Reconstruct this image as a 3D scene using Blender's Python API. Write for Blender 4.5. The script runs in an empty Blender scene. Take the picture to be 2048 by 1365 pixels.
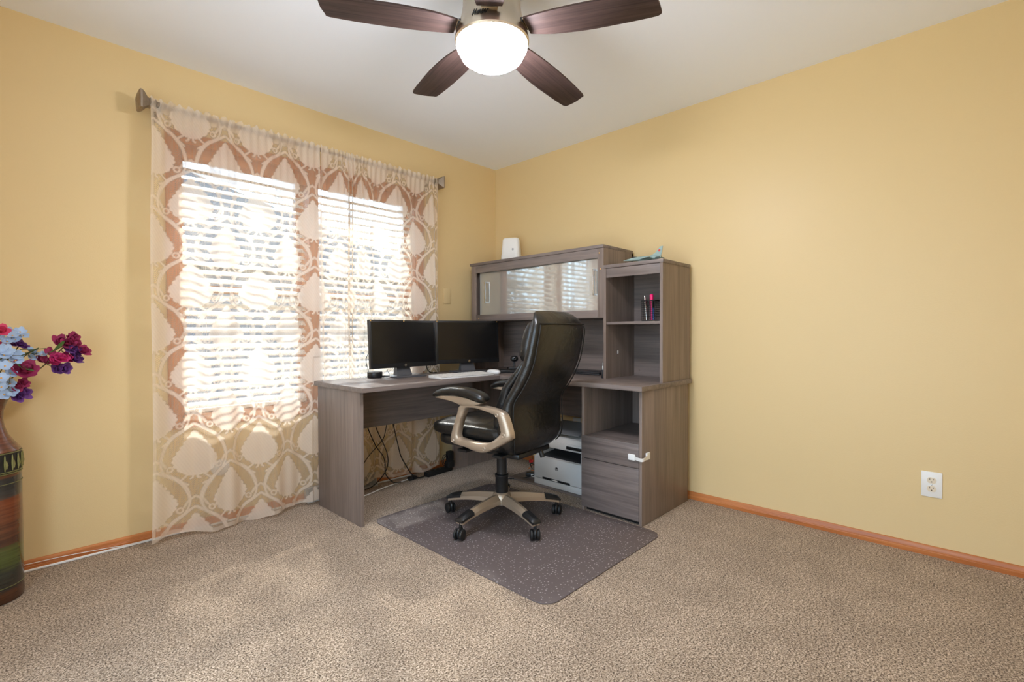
import bpy, bmesh, math, random
import numpy as np
from mathutils import Vector, Matrix
random.seed(7)
SC = bpy.context.scene
COL = SC.collection
PI = math.pi
R_ = math.radians

# ------------------------------------------------------------------ camera
# the room corner on the floor is the origin; window wall on y = 0 (x < 0), plain wall on x = 0 (y < 0)
CAM = Vector((-2.9664, -3.0221, 1.0409))
yaw, pitch, roll, FPX = 0.7622, -0.0171, -0.0038, 976.65
f_ = Vector((math.cos(yaw)*math.cos(pitch), math.sin(yaw)*math.cos(pitch), math.sin(pitch)))
r_ = Vector((math.sin(yaw), -math.cos(yaw), 0))
u_ = r_.cross(f_)
r2 = r_*math.cos(roll)+u_*math.sin(roll)
u2 = u_*math.cos(roll)-r_*math.sin(roll)
cd = bpy.data.cameras.new('camera'); cd.sensor_width = 36; cd.lens = 36*FPX/2048; cd.clip_start = .02
cam = bpy.data.objects.new('camera', cd); COL.objects.link(cam)
m3 = Matrix((r2, u2, -f_)).transposed()
cam.matrix_world = Matrix.Translation(CAM) @ m3.to_4x4()
SC.camera = cam

# ------------------------------------------------------------------ world, sun, exposure
SC.view_settings.view_transform = 'Standard'
SC.view_settings.look = 'None'
SC.view_settings.gamma = 1
SC.view_settings.use_curve_mapping = False
SC.view_settings.exposure = 1.07
w = bpy.data.worlds.new('sky'); SC.world = w; w.use_nodes = True
wn = w.node_tree.nodes; wl = w.node_tree.links
bg = wn['Background']; bg.inputs[1].default_value = 2.8
bg.inputs[0].default_value = (.61, .80, 1.0, 1)
sd = bpy.data.lights.new('sun', 'SUN'); sd.energy = 5.0; sd.angle = R_(3.0); sd.color = (1, .95, .88)
sun = bpy.data.objects.new('sun', sd); COL.objects.link(sun)
sun.rotation_euler = Vector((-.22, -.72, -.70)).to_track_quat('-Z', 'Y').to_euler()
LAMP = 58.0                      # emission of the fan's glass bowl
def portal(loc, rot, sx, sy):
    d = bpy.data.lights.new('window_portal', 'AREA'); d.shape = 'RECTANGLE'; d.size = sx; d.size_y = sy
    d.cycles.is_portal = True
    o = bpy.data.objects.new('window_portal', d); COL.objects.link(o); o.location = loc; o.rotation_euler = rot
portal((-1.57, .13, 1.3), (R_(-90), 0, 0), 1.5, 1.5)
portal((-3.53, -2.3, 1.09), (0, R_(-90), 0), 2.06, 2.0)  # sampling portal at the added opening
try:
    SC.cycles.transparent_max_bounces = 24
    SC.cycles.max_bounces = 10; SC.cycles.diffuse_bounces = 6; SC.cycles.glossy_bounces = 4
    SC.cycles.transmission_bounces = 8
    SC.cycles.sample_clamp_indirect = 6
    SC.cycles.caustics_reflective = False; SC.cycles.caustics_refractive = False
except Exception:
    pass

# ------------------------------------------------------------------ materials
MATS = {}
def nodes(name):
    m = bpy.data.materials.new(name); m.use_nodes = True
    nt = m.node_tree; b = nt.nodes['Principled BSDF']
    MATS[name] = m
    return m, nt, b
def N(nt, t, **kw):
    n = nt.nodes.new(t)
    for k, v in kw.items():
        if k.startswith('_'): setattr(n, k[1:], v)
        else: n.inputs[k].default_value = v
    return n
def srgb(r, g, b):
    c = lambda v: (v/255/12.92 if v/255 <= .04045 else ((v/255+.055)/1.055)**2.4)
    return (c(r), c(g), c(b), 1)
def plain(name, col, rough=.5, metal=0, noise=None, bump=0, spec=.5, coat=0, vary=.0, emit=None):
    m, nt, b = nodes(name)
    b.inputs['Base Color'].default_value = col; b.inputs['Roughness'].default_value = rough
    b.inputs['Metallic'].default_value = metal; b.inputs['Specular IOR Level'].default_value = spec
    b.inputs['Coat Weight'].default_value = coat
    if noise:
        tc = N(nt, 'ShaderNodeTexCoord'); nz = N(nt, 'ShaderNodeTexNoise', Scale=noise, Detail=4)
        nt.links.new(tc.outputs['Object'], nz.inputs['Vector'])
        if bump:
            bp = N(nt, 'ShaderNodeBump', Strength=bump, Distance=.004)
            nt.links.new(nz.outputs['Fac'], bp.inputs['Height']); nt.links.new(bp.outputs[0], b.inputs['Normal'])
        if vary:
            mx = N(nt, 'ShaderNodeMix', _data_type='RGBA')
            mx.inputs['A'].default_value = tuple(c*(1-vary) for c in col[:3])+(1,)
            mx.inputs['B'].default_value = tuple(min(1, c*(1+vary)) for c in col[:3])+(1,)
            nt.links.new(nz.outputs['Fac'], mx.inputs['Factor']); nt.links.new(mx.outputs['Result'], b.inputs['Base Color'])
    if emit:
        b.inputs['Emission Color'].default_value = col; b.inputs['Emission Strength'].default_value = emit
    return m
def wood(name, c1, c2, axis, rough=.45, scale=1.0, bump=.15, spec=.4):
    m, nt, b = nodes(name)
    tc = N(nt, 'ShaderNodeTexCoord'); mp = N(nt, 'ShaderNodeMapping')
    s = [60*scale]*3; s['xyz'.index(axis)] = 2.2*scale
    mp.inputs['Scale'].default_value = s
    nt.links.new(tc.outputs['Object'], mp.inputs['Vector'])
    n1 = N(nt, 'ShaderNodeTexNoise', Scale=1.0, Detail=6, Roughness=.65, Distortion=.6)
    nt.links.new(mp.outputs[0], n1.inputs['Vector'])
    mp2 = N(nt, 'ShaderNodeMapping'); s2 = [9*scale]*3; s2['xyz'.index(axis)] = .8*scale
    mp2.inputs['Scale'].default_value = s2; nt.links.new(tc.outputs['Object'], mp2.inputs['Vector'])
    n2 = N(nt, 'ShaderNodeTexNoise', Scale=1.0, Detail=3, Distortion=1.5); nt.links.new(mp2.outputs[0], n2.inputs['Vector'])
    mul = N(nt, 'ShaderNodeMath', _operation='MULTIPLY_ADD'); mul.inputs[1].default_value = .55
    nt.links.new(n1.outputs['Fac'], mul.inputs[0])
    m2 = N(nt, 'ShaderNodeMath', _operation='MULTIPLY'); m2.inputs[1].default_value = .45
    nt.links.new(n2.outputs['Fac'], m2.inputs[0]); nt.links.new(m2.outputs[0], mul.inputs[2])
    cr = N(nt, 'ShaderNodeValToRGB'); cr.color_ramp.elements[0].position = .36; cr.color_ramp.elements[1].position = .64
    cr.color_ramp.elements[0].color = c1; cr.color_ramp.elements[1].color = c2
    nt.links.new(mul.outputs[0], cr.inputs[0]); nt.links.new(cr.outputs[0], b.inputs['Base Color'])
    bp = N(nt, 'ShaderNodeBump', Strength=bump, Distance=.002)
    nt.links.new(n1.outputs['Fac'], bp.inputs['Height']); nt.links.new(bp.outputs[0], b.inputs['Normal'])
    b.inputs['Roughness'].default_value = rough; b.inputs['Specular IOR Level'].default_value = spec
    return m
plain('wall_paint', srgb(224, 198, 148), .42, noise=170, bump=.10, spec=.35)
plain('ceiling_paint', srgb(244, 248, 255), .9, noise=220, bump=.1, spec=.2)
plain('white_plastic', srgb(236, 234, 230), .35)
plain('offwhite_plastic', srgb(226, 222, 216), .4)
plain('almond_plastic', srgb(228, 214, 190), .35)
plain('printer_plastic', srgb(214, 212, 208), .45)
plain('grey_plastic', srgb(120, 122, 124), .4)
plain('black_plastic', srgb(26, 26, 27), .38)
plain('dark_plastic', srgb(44, 44, 47), .45)
plain('stand_grey', srgb(88, 88, 92), .4, .2)
plain('black_rubber', srgb(18, 18, 18), .6)
plain('screen', srgb(20, 20, 21), .22, spec=.5)
plain('steel', srgb(205, 205, 205), .25, 1)
plain('register_metal', srgb(196, 198, 200), .4, .4)
plain('pewter', srgb(150, 135, 118), .38, .75, noise=60, vary=.25)
plain('nickel', srgb(200, 186, 166), .28, 1)
plain('champagne', srgb(176, 158, 138), .36, .55, noise=400, vary=.05)
plain('gold', srgb(240, 190, 110), .3, .7)
plain('red', srgb(190, 40, 40), .5)
plain('pink', srgb(240, 30, 110), .4)
plain('blue', srgb(60, 90, 160), .4)
plain('jet_grey', srgb(140, 160, 155), .5, noise=40, vary=.3)
plain('slot', srgb(70, 50, 35), .7)
plain('paper', srgb(235, 233, 226), .7)
plain('slat_white', srgb(238, 234, 228), .5)
wood('desk_wood_x', srgb(102, 91, 86), srgb(137, 123, 116), 'x')
wood('desk_wood_y', srgb(102, 91, 86), srgb(137, 123, 116), 'y')
wood('desk_wood_z', srgb(112, 99, 91), srgb(144, 127, 117), 'z')
wood('drawer_wood', srgb(86, 76, 72), srgb(132, 118, 112), 'y', scale=.8, bump=.35)
wood('oak_x', srgb(166, 92, 42), srgb(206, 132, 74), 'x', .35, .7)
wood('oak_y', srgb(166, 92, 42), srgb(206, 132, 74), 'y', .35, .7)
wood('oak_z', srgb(166, 92, 42), srgb(206, 132, 74), 'z', .35, .7)
wood('blade_wood', srgb(46, 34, 31), srgb(90, 70, 64), 'x', .6, .8, spec=.25)

def leather():
    m, nt, b = nodes('black_leather')
    b.inputs['Base Color'].default_value = srgb(24, 23, 22); b.inputs['Roughness'].default_value = .33
    b.inputs['Specular IOR Level'].default_value = .6
    tc = N(nt, 'ShaderNodeTexCoord')
    n1 = N(nt, 'ShaderNodeTexNoise', Scale=16, Detail=3, Distortion=.8); n2 = N(nt, 'ShaderNodeTexVoronoi', Scale=420)
    for n in (n1, n2): nt.links.new(tc.outputs['Object'], n.inputs['Vector'])
    b1 = N(nt, 'ShaderNodeBump', Strength=.35, Distance=.012); b2 = N(nt, 'ShaderNodeBump', Strength=.12, Distance=.001)
    nt.links.new(n1.outputs['Fac'], b1.inputs['Height']); nt.links.new(n2.outputs['Distance'], b2.inputs['Height'])
    nt.links.new(b1.outputs[0], b2.inputs['Normal']); nt.links.new(b2.outputs[0], b.inputs['Normal'])
leather()
def carpet():
    m, nt, b = nodes('carpet')
    tc = N(nt, 'ShaderNodeTexCoord')
    n1 = N(nt, 'ShaderNodeTexNoise', Scale=175, Detail=4, Roughness=.75); n2 = N(nt, 'ShaderNodeTexNoise', Scale=5, Detail=4)
    n3 = N(nt, 'ShaderNodeTexVoronoi', Scale=210)
    for n in (n1, n2, n3): nt.links.new(tc.outputs['Object'], n.inputs['Vector'])
    cr = N(nt, 'ShaderNodeValToRGB'); e = cr.color_ramp.elements
    e[0].position = .39; e[0].color = srgb(58, 44, 32); e[1].position = .60; e[1].color = srgb(224, 205, 184)
    x = e.new(.48); x.color = srgb(164, 142, 119)
    nt.links.new(n1.outputs['Fac'], cr.inputs[0])
    n4 = N(nt, 'ShaderNodeTexNoise', Scale=75, Detail=2); nt.links.new(tc.outputs['Object'], n4.inputs['Vector'])
    mx = N(nt, 'ShaderNodeMix', _data_type='RGBA', _blend_type='MULTIPLY'); mx.inputs['Factor'].default_value = .35
    mb = N(nt, 'ShaderNodeMix', _data_type='RGBA', _blend_type='MULTIPLY'); mb.inputs['Factor'].default_value = .45
    c4 = N(nt, 'ShaderNodeValToRGB'); c4.color_ramp.elements[0].position = .42; c4.color_ramp.elements[1].position = .58
    c4.color_ramp.elements[0].color = (.45, .42, .4, 1); nt.links.new(n4.outputs['Fac'], c4.inputs[0])
    c2 = N(nt, 'ShaderNodeValToRGB'); c2.color_ramp.elements[0].position = .4; c2.color_ramp.elements[1].position = .6
    c2.color_ramp.elements[0].color = (.62, .6, .58, 1)
    nt.links.new(n2.outputs['Fac'], c2.inputs[0])
    nt.links.new(cr.outputs[0], mb.inputs['A']); nt.links.new(c4.outputs[0], mb.inputs['B'])
    nt.links.new(mb.outputs['Result'], mx.inputs['A']); nt.links.new(c2.outputs[0], mx.inputs['B'])
    nt.links.new(mx.outputs['Result'], b.inputs['Base Color'])
    bp = N(nt, 'ShaderNodeBump', Strength=.35, Distance=.003); nt.links.new(n1.outputs['Fac'], bp.inputs['Height'])
    b2 = N(nt, 'ShaderNodeBump', Strength=.2, Distance=.002); nt.links.new(n3.outputs['Distance'], b2.inputs['Height'])
    nt.links.new(bp.outputs[0], b2.inputs['Normal']); nt.links.new(b2.outputs[0], b.inputs['Normal'])
    b.inputs['Roughness'].default_value = 1; b.inputs['Specular IOR Level'].default_value = .05
    b.inputs['Sheen Weight'].default_value = .15
carpet()
def chairmat():
    m, nt, b = nodes('mat_vinyl')
    tc = N(nt, 'ShaderNodeTexCoord'); v = N(nt, 'ShaderNodeTexVoronoi', Scale=64); nt.links.new(tc.outputs['Object'], v.inputs['Vector'])
    v.inputs['Randomness'].default_value = .75
    cr = N(nt, 'ShaderNodeValToRGB'); cr.color_ramp.elements[0].position = .17; cr.color_ramp.elements[1].position = .24
    cr.color_ramp.elements[0].color = srgb(215, 208, 205); cr.color_ramp.elements[1].color = srgb(132, 120, 118)
    nt.links.new(v.outputs['Distance'], cr.inputs[0]); nt.links.new(cr.outputs[0], b.inputs['Base Color'])
    b.inputs['Roughness'].default_value = .42; b.inputs['Specular IOR Level'].default_value = .45
    nz = N(nt, 'ShaderNodeTexNoise', Scale=90, Detail=3); nt.links.new(tc.outputs['Object'], nz.inputs['Vector'])
    bp = N(nt, 'ShaderNodeBump', Strength=.25, Distance=.002); nt.links.new(nz.outputs['Fac'], bp.inputs['Height']); nt.links.new(bp.outputs[0], b.inputs['Normal'])
    tr = N(nt, 'ShaderNodeBsdfTransparent'); tr.inputs[0].default_value = (.62, .57, .58, 1)
    ms = N(nt, 'ShaderNodeMixShader'); ms.inputs[0].default_value = .55
    out = nt.nodes['Material Output']
    nt.links.new(tr.outputs[0], ms.inputs[1]); nt.links.new(b.outputs[0], ms.inputs[2]); nt.links.new(ms.outputs[0], out.inputs['Surface'])
chairmat()
def glass_mat(name, refl, tint):
    m, nt, b = nodes(name)
    tr = N(nt, 'ShaderNodeBsdfTransparent'); tr.inputs[0].default_value = tint
    gl = N(nt, 'ShaderNodeBsdfGlossy', Roughness=.01)
    ms = N(nt, 'ShaderNodeMixShader'); ms.inputs[0].default_value = refl
    nt.links.new(tr.outputs[0], ms.inputs[1]); nt.links.new(gl.outputs[0], ms.inputs[2])
    nt.links.new(ms.outputs[0], nt.nodes['Material Output'].inputs['Surface'])
glass_mat('pane_glass', .06, (.94, .96, .96, 1))
def frosted():
    m, nt, b = nodes('door_glass')
    b.inputs['Base Color'].default_value = srgb(150, 146, 140); b.inputs['Roughness'].default_value = .5
    gl = N(nt, 'ShaderNodeBsdfGlossy', Roughness=.035); gl.inputs[0].default_value = (.93, .97, .95, 1)
    lw = N(nt, 'ShaderNodeFresnel', IOR=1.9)
    ad = N(nt, 'ShaderNodeMath', _operation='ADD'); ad.inputs[1].default_value = .16; nt.links.new(lw.outputs[0], ad.inputs[0])
    ms = N(nt, 'ShaderNodeMixShader'); nt.links.new(ad.outputs[0], ms.inputs[0])
    nt.links.new(b.outputs[0], ms.inputs[1]); nt.links.new(gl.outputs[0], ms.inputs[2])
    nt.links.new(ms.outputs[0], nt.nodes['Material Output'].inputs['Surface'])
frosted()
def curtain_mat():
    m, nt, b = nodes('curtain_cloth')
    at = N(nt, 'ShaderNodeAttribute'); at.attribute_name = 'weave'
    mx = N(nt, 'ShaderNodeMix', _data_type='RGBA'); mx.inputs['A'].default_value = srgb(246, 226, 202); mx.inputs['B'].default_value = srgb(248, 234, 218)
    nt.links.new(at.outputs['Fac'], mx.inputs['Factor'])
    df = N(nt, 'ShaderNodeBsdfDiffuse'); tl = N(nt, 'ShaderNodeBsdfTranslucent')
    nt.links.new(mx.outputs['Result'], df.inputs[0]); nt.links.new(mx.outputs['Result'], tl.inputs[0])
    s1 = N(nt, 'ShaderNodeMixShader'); s1.inputs[0].default_value = .45
    nt.links.new(df.outputs[0], s1.inputs[1]); nt.links.new(tl.outputs[0], s1.inputs[2])
    rf = N(nt, 'ShaderNodeBsdfRefraction', Roughness=.22, IOR=1.07)
    t0 = N(nt, 'ShaderNodeBsdfTransparent'); tr = N(nt, 'ShaderNodeMixShader'); tr.inputs[0].default_value = .50
    nt.links.new(t0.outputs[0], tr.inputs[1]); nt.links.new(rf.outputs[0], tr.inputs[2])
    al = N(nt, 'ShaderNodeMapRange'); al.inputs['To Min'].default_value = .30; al.inputs['To Max'].default_value = .80
    nt.links.new(at.outputs['Fac'], al.inputs['Value'])
    s2 = N(nt, 'ShaderNodeMixShader'); nt.links.new(al.outputs[0], s2.inputs[0])
    nt.links.new(tr.outputs[0], s2.inputs[1]); nt.links.new(s1.outputs[0], s2.inputs[2])
    nt.links.new(s2.outputs[0], nt.nodes['Material Output'].inputs['Surface'])
curtain_mat()
def lamp_glass():
    m, nt, b = nodes('lit_glass')
    em = N(nt, 'ShaderNodeEmission'); em.inputs[0].default_value = (.94, .95, 1.04, 1); em.inputs[1].default_value = LAMP
    nt.links.new(em.outputs[0], nt.nodes['Material Output'].inputs['Surface'])
lamp_glass()
def vase_mat():
    m, nt, b = nodes('vase_lacquer')
    tc = N(nt, 'ShaderNodeTexCoord'); sp = N(nt, 'ShaderNodeSeparateXYZ'); nt.links.new(tc.outputs['Object'], sp.inputs[0])
    mp = N(nt, 'ShaderNodeMapping'); mp.inputs['Scale'].default_value = (6, 6, 140); nt.links.new(tc.outputs['Object'], mp.inputs[0])
    nz = N(nt, 'ShaderNodeTexNoise', Scale=1, Detail=4); nt.links.new(mp.outputs[0], nz.inputs['Vector'])
    ad = N(nt, 'ShaderNodeMath', _operation='MULTIPLY_ADD'); ad.inputs[1].default_value = .05; nt.links.new(nz.outputs['Fac'], ad.inputs[0])
    nt.links.new(sp.outputs['Z'], ad.inputs[2])
    mr = N(nt, 'ShaderNodeMapRange'); mr.inputs['From Min'].default_value = .025; mr.inputs['From Max'].default_value = .825
    nt.links.new(ad.outputs[0], mr.inputs['Value'])
    cr = N(nt, 'ShaderNodeValToRGB'); e = cr.color_ramp.elements
    st = [(0, (74, 44, 26)), (.055, (82, 48, 28)), (.065, (48, 44, 38)), (.15, (52, 54, 44)), (.19, (74, 84, 36)), (.26, (84, 92, 40)),
          (.29, (78, 46, 28)), (.40, (112, 62, 34)), (.50, (126, 66, 36)), (.525, (62, 58, 52)), (.60, (56, 54, 50)), (.615, (98, 64, 40)), (.70, (110, 74, 48)), (.76, (112, 62, 42)), (1, (104, 54, 38))]
    e[0].position = 0; e[0].color = srgb(*st[0][1]); e[1].position = 1; e[1].color = srgb(*st[-1][1])
    for p, c in st[1:-1]:
        x = e.new(p); x.color = srgb(*c)
    nt.links.new(mr.outputs[0], cr.inputs[0])
    mx = N(nt, 'ShaderNodeMix', _data_type='RGBA', _blend_type='MULTIPLY'); mx.inputs['Factor'].default_value = .7
    c2 = N(nt, 'ShaderNodeValToRGB'); c2.color_ramp.elements[0].position = .3; c2.color_ramp.elements[0].color = (.45, .42, .4, 1); c2.color_ramp.elements[1].position = .65
    nt.links.new(nz.outputs['Fac'], c2.inputs[0]); nt.links.new(cr.outputs[0], mx.inputs['A']); nt.links.new(c2.outputs[0], mx.inputs['B'])
    nt.links.new(mx.outputs['Result'], b.inputs['Base Color']); b.inputs['Roughness'].default_value = .25; b.inputs['Coat Weight'].default_value = .4
vase_mat()
plain('vase_band', srgb(132, 130, 82), .4, .5, noise=80, vary=.3)
plain('vase_dark', srgb(28, 24, 20), .5)
plain('petal_blue', srgb(168, 190, 220), .7, noise=60, vary=.2)
plain('petal_magenta', srgb(196, 48, 112), .7, noise=60, vary=.3)
plain('petal_burgundy', srgb(154, 42, 86), .7, noise=60, vary=.35)
plain('petal_purple', srgb(112, 62, 132), .7, noise=60, vary=.3)
plain('petal_pink', srgb(214, 70, 110), .7, noise=60, vary=.2)
plain('stamen', srgb(230, 170, 90), .7)
plain('leaf', srgb(66, 98, 46), .6, noise=50, vary=.3)
plain('stem', srgb(92, 86, 52), .7)
plain('siding', srgb(80, 92, 106), .8, noise=3, vary=.15)
plain('bounce_ground_pale', srgb(232, 231, 228), 1, noise=.6, vary=.05)  # pale tone so the added ground outside throws light upward
plain('lawn', srgb(92, 104, 70), 1, noise=.6, vary=.3)

# ------------------------------------------------------------------ geometry helpers
WM = {}                                   # world matrix of every root
def root_of(o):
    while o.parent: o = o.parent
    return o
class B:
    def __init__(s): s.bm = bmesh.new()
    def box(s, x0, x1, y0, y1, z0, z1, bev=0, seg=2):
        g = bmesh.ops.create_cube(s.bm, size=1)['verts']
        for v in g:
            v.co = Vector(((x0+x1)/2+v.co.x*(x1-x0), (y0+y1)/2+v.co.y*(y1-y0), (z0+z1)/2+v.co.z*(z1-z0)))
        if bev:
            ed = list({e for v in g for e in v.link_edges})
            bmesh.ops.bevel(s.bm, geom=ed, offset=bev, segments=seg, profile=.5, affect='EDGES')
        return s
    def prism(s, poly, axis, a, b, bev=0):
        def P(p, t): return {'x': (t, p[0], p[1]), 'y': (p[0], t, p[1]), 'z': (p[0], p[1], t)}[axis]
        A = [s.bm.verts.new(P(p, a)) for p in poly]; Bv = [s.bm.verts.new(P(p, b)) for p in poly]
        fs = [s.bm.faces.new(A), s.bm.faces.new(Bv[::-1])]
        n = len(poly)
        for i in range(n): fs.append(s.bm.faces.new((A[i], Bv[i], Bv[(i+1) % n], A[(i+1) % n])))
        if bev:
            ed = list(fs[0].edges)+list(fs[1].edges)
            bmesh.ops.bevel(s.bm, geom=ed, offset=bev, segments=2, profile=.5, affect='EDGES')
        return s
    def loft(s, rings, cap=True, close=False):
        V = [[s.bm.verts.new(p) for p in r] for r in rings]; n = len(rings[0]); m = len(V)
        for j in range(m if close else m-1):
            a, b = V[j], V[(j+1) % m]
            for i in range(n): s.bm.faces.new((a[i], a[(i+1) % n], b[(i+1) % n], b[i]))
        if cap and not close:
            s.bm.faces.new(V[0][::-1]); s.bm.faces.new(V[-1])
        return s
    def tube(s, pts, r, n=8, closed=False, cap=True):
        pts = [Vector(p) for p in pts]; m = len(pts); rings = []
        up = Vector((0, 0, 1)); prev = None
        for i, p in enumerate(pts):
            if closed: t = pts[(i+1) % m]-pts[i-1]
            else: t = pts[min(i+1, m-1)]-pts[max(i-1, 0)]
            t.normalize()
            a = prev if prev is not None else (up if abs(t.z) < .9 else Vector((1, 0, 0)))
            x = a-t*a.dot(t)
            if x.length < 1e-6: x = t.orthogonal()
            x.normalize(); prev = x; y = t.cross(x)
            rr = r[i] if isinstance(r, (list, tuple)) else r
            if not isinstance(rr, (list, tuple)): rr = (rr, rr)
            rings.append([p+x*rr[0]*math.cos(2*PI*k/n)+y*rr[1]*math.sin(2*PI*k/n) for k in range(n)])
        return s.loft(rings, cap=cap, close=closed)
    def lathe(s, prof, c=(0, 0, 0), n=32, axis='z', cap=True):
        rings = []
        for r, h in prof:
            ring = []
            for k in range(n):
                a = 2*PI*k/n; p, q = r*math.cos(a), r*math.sin(a)
                v = {'z': (p, q, h), 'x': (h, p, q), 'y': (q, h, p)}[axis]
                ring.append(Vector(c)+Vector(v))
            rings.append(ring)
        return s.loft(rings, cap=cap)
    def ball(s, c, rad, nu=20, nv=12, e1=1, e2=1):
        sg = lambda v, e: math.copysign(abs(v)**e, v)
        rings = []
        for j in range(nv+1):
            ph = -PI/2+PI*(j/nv); ph = max(-PI/2+.02, min(PI/2-.02, ph))
            cz, sz = sg(math.cos(ph), e1), sg(math.sin(ph), e1)
            rings.append([Vector(c)+Vector((rad[0]*cz*sg(math.cos(2*PI*k/nu), e2), rad[1]*cz*sg(math.sin(2*PI*k/nu), e2), rad[2]*sz)) for k in range(nu)])
        return s.loft(rings)
    def done(s, name, mat, parent=None, smooth=True, local=False, angle=38):
        bm = s.bm
        if parent is not None and not local:
            bm.transform(WM[root_of(parent)].inverted())
        bmesh.ops.recalc_face_normals(bm, faces=bm.faces)
        me = bpy.data.meshes.new(name); bm.to_mesh(me); bm.free()
        return link(name, me, mat, parent, smooth, angle)
def link(name, me, mat, parent=None, smooth=True, angle=38):
    if isinstance(mat, str): mat = MATS[mat]
    if not me.materials: me.materials.append(mat)
    if smooth:
        me.polygons.foreach_set('use_smooth', [True]*len(me.polygons)); me.set_sharp_from_angle(angle=R_(angle))
    o = bpy.data.objects.new(name, me); COL.objects.link(o); o.parent = parent
    if parent is None: WM[o] = Matrix.Identity(4)
    return o
def thing(name, label, cat, loc=(0, 0, 0), rz=0, group=None):
    o = bpy.data.objects.new(name, None); COL.objects.link(o); o.empty_display_size = .05
    o.location = loc; o.rotation_euler = (0, 0, rz)
    WM[o] = Matrix.Translation(loc) @ Matrix.Rotation(rz, 4, 'Z')
    return tag(o, label, cat, group)
def tag(o, label, cat, group=None):
    o['label'] = label; o['category'] = cat
    if group: o['group'] = group
    return o
def struct(o, label=None):
    o['kind'] = 'structure'
    if label: o['label'] = label
    return o
def spline(pts, n=6, closed=False):
    pts = [Vector(p) for p in pts]; m = len(pts); out = []
    for i in range(m if closed else m-1):
        if closed: p0, p1, p2, p3 = pts[i-1], pts[i], pts[(i+1) % m], pts[(i+2) % m]
        else: p0, p1, p2, p3 = pts[max(i-1, 0)], pts[i], pts[i+1], pts[min(i+2, m-1)]
        for k in range(n):
            t = k/n
            out.append(.5*((2*p1)+(p2-p0)*t+(2*p0-5*p1+4*p2-p3)*t*t+(3*p1-p0-3*p2+p3)*t**3))
    if not closed: out.append(pts[-1])
    return out
def text_mesh(name, body, size, extrude, mat, parent, shear=0, place=None):
    cu = bpy.data.curves.new(name, 'FONT'); cu.body = body; cu.size = size; cu.extrude = extrude; cu.shear = shear
    cu.align_x = 'CENTER'; cu.align_y = 'CENTER'; cu.resolution_u = 3
    t = bpy.data.objects.new(name, cu); COL.objects.link(t)
    dg = bpy.context.evaluated_depsgraph_get(); dg.update()
    me = bpy.data.meshes.new_from_object(t.evaluated_get(dg)); bpy.data.objects.remove(t); bpy.data.curves.remove(cu)
    me.name = name
    for v in me.vertices: v.co = place(v.co)
    me.materials.clear()
    return link(name, me, mat, parent, smooth=False)

# ------------------------------------------------------------------ room shell
H, XL, YB, T = 2.44, -3.42, -3.46, .15
b = B(); b.box(XL-T, T, YB-T, T, -.12, 0); struct(b.done('floor', 'carpet', smooth=False), 'tan and brown flecked cut pile carpet')
b = B(); b.box(XL-T, T, YB-T, T, H, H+.12); struct(b.done('ceiling', 'ceiling_paint', smooth=False), 'smooth white painted ceiling')
WX0, WX1, WZ0, WZ1 = -2.315, -.83, .60, 2.035      # window opening in the window wall
b = B()
b.box(XL, WX0, 0, T, 0, H); b.box(WX1, 0, 0, T, 0, H); b.box(WX0, WX1, 0, T, 0, WZ0); b.box(WX0, WX1, 0, T, WZ1, H)
struct(b.done('wall_left', 'wall_paint', smooth=False), 'warm yellow tan wall with the curtained window')
b = B(); b.box(0, T, YB, T, 0, H); struct(b.done('wall_right', 'wall_paint', smooth=False), 'plain warm yellow tan wall behind the desk hutch')
b = B(); b.box(XL-T, T, YB-T, YB, 0, H); struct(b.done('wall_back', 'wall_paint', smooth=False))
VY0, VY1, VZ0, VZ1 = -3.3, -1.3, .06, 2.12            # unseen opening on the camera's left, added to bring more daylight into the room
b = B()
b.box(XL-T, XL, YB, VY0, 0, H); b.box(XL-T, XL, VY1, T, 0, H); b.box(XL-T, XL, VY0, VY1, 0, VZ0); b.box(XL-T, XL, VY0, VY1, VZ1, H)
struct(b.done('wall_side', 'wall_paint', smooth=False))

def baseboard(name, prof, axis, a, c, mat):
    b = B(); b.prism(prof, axis, a, c); return struct(b.done(name, mat, angle=25), 'honey oak baseboard with a grooved face')
pf = [(0, 0), (-.014, 0), (-.014, .018), (-.012, .0215), (-.012, .024), (-.0105, .026), (-.008, .04), (-.005, .0445), (0, .046)]
baseboard('baseboard_right', pf, 'y', YB, 0, 'oak_y')
baseboard('baseboard_left', pf, 'x', XL, 0, 'oak_x')

# ------------------------------------------------------------------ window behind the curtains
win = bpy.data.objects.new('window_1', None); COL.objects.link(win); WM[win] = Matrix.Identity(4); struct(win, 'double window with honey oak casing')
for (x0, x1, z0, z1, m) in [(-2.375, WX0, .545, 2.095, 'oak_z'), (WX1, -.77, .545, 2.095, 'oak_z'), (WX0, WX1, WZ1, 2.095, 'oak_x'), (WX0, WX1, .545, WZ0, 'oak_x')]:
    B().box(x0, x1, -.018, 0, z0, z1, .003).done('casing', m, win)
B().box(-1.635, -1.575, -.018, .14, WZ0, WZ1, .003).done('mullion', 'oak_z', win)
for (x0, x1, y0, y1, z0, z1, m) in [(WX0, WX0+.012, 0, .14, WZ0, WZ1, 'oak_z'), (WX1-.012, WX1, 0, .14, WZ0, WZ1, 'oak_z'), (WX0, WX1, 0, .14, WZ1-.012, WZ1, 'oak_x'), (WX0, WX1, 0, .14, WZ0, WZ0+.012, 'oak_x')]:
    B().box(x0, x1, y0, y1, z0, z1).done('jamb', m, win)
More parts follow.
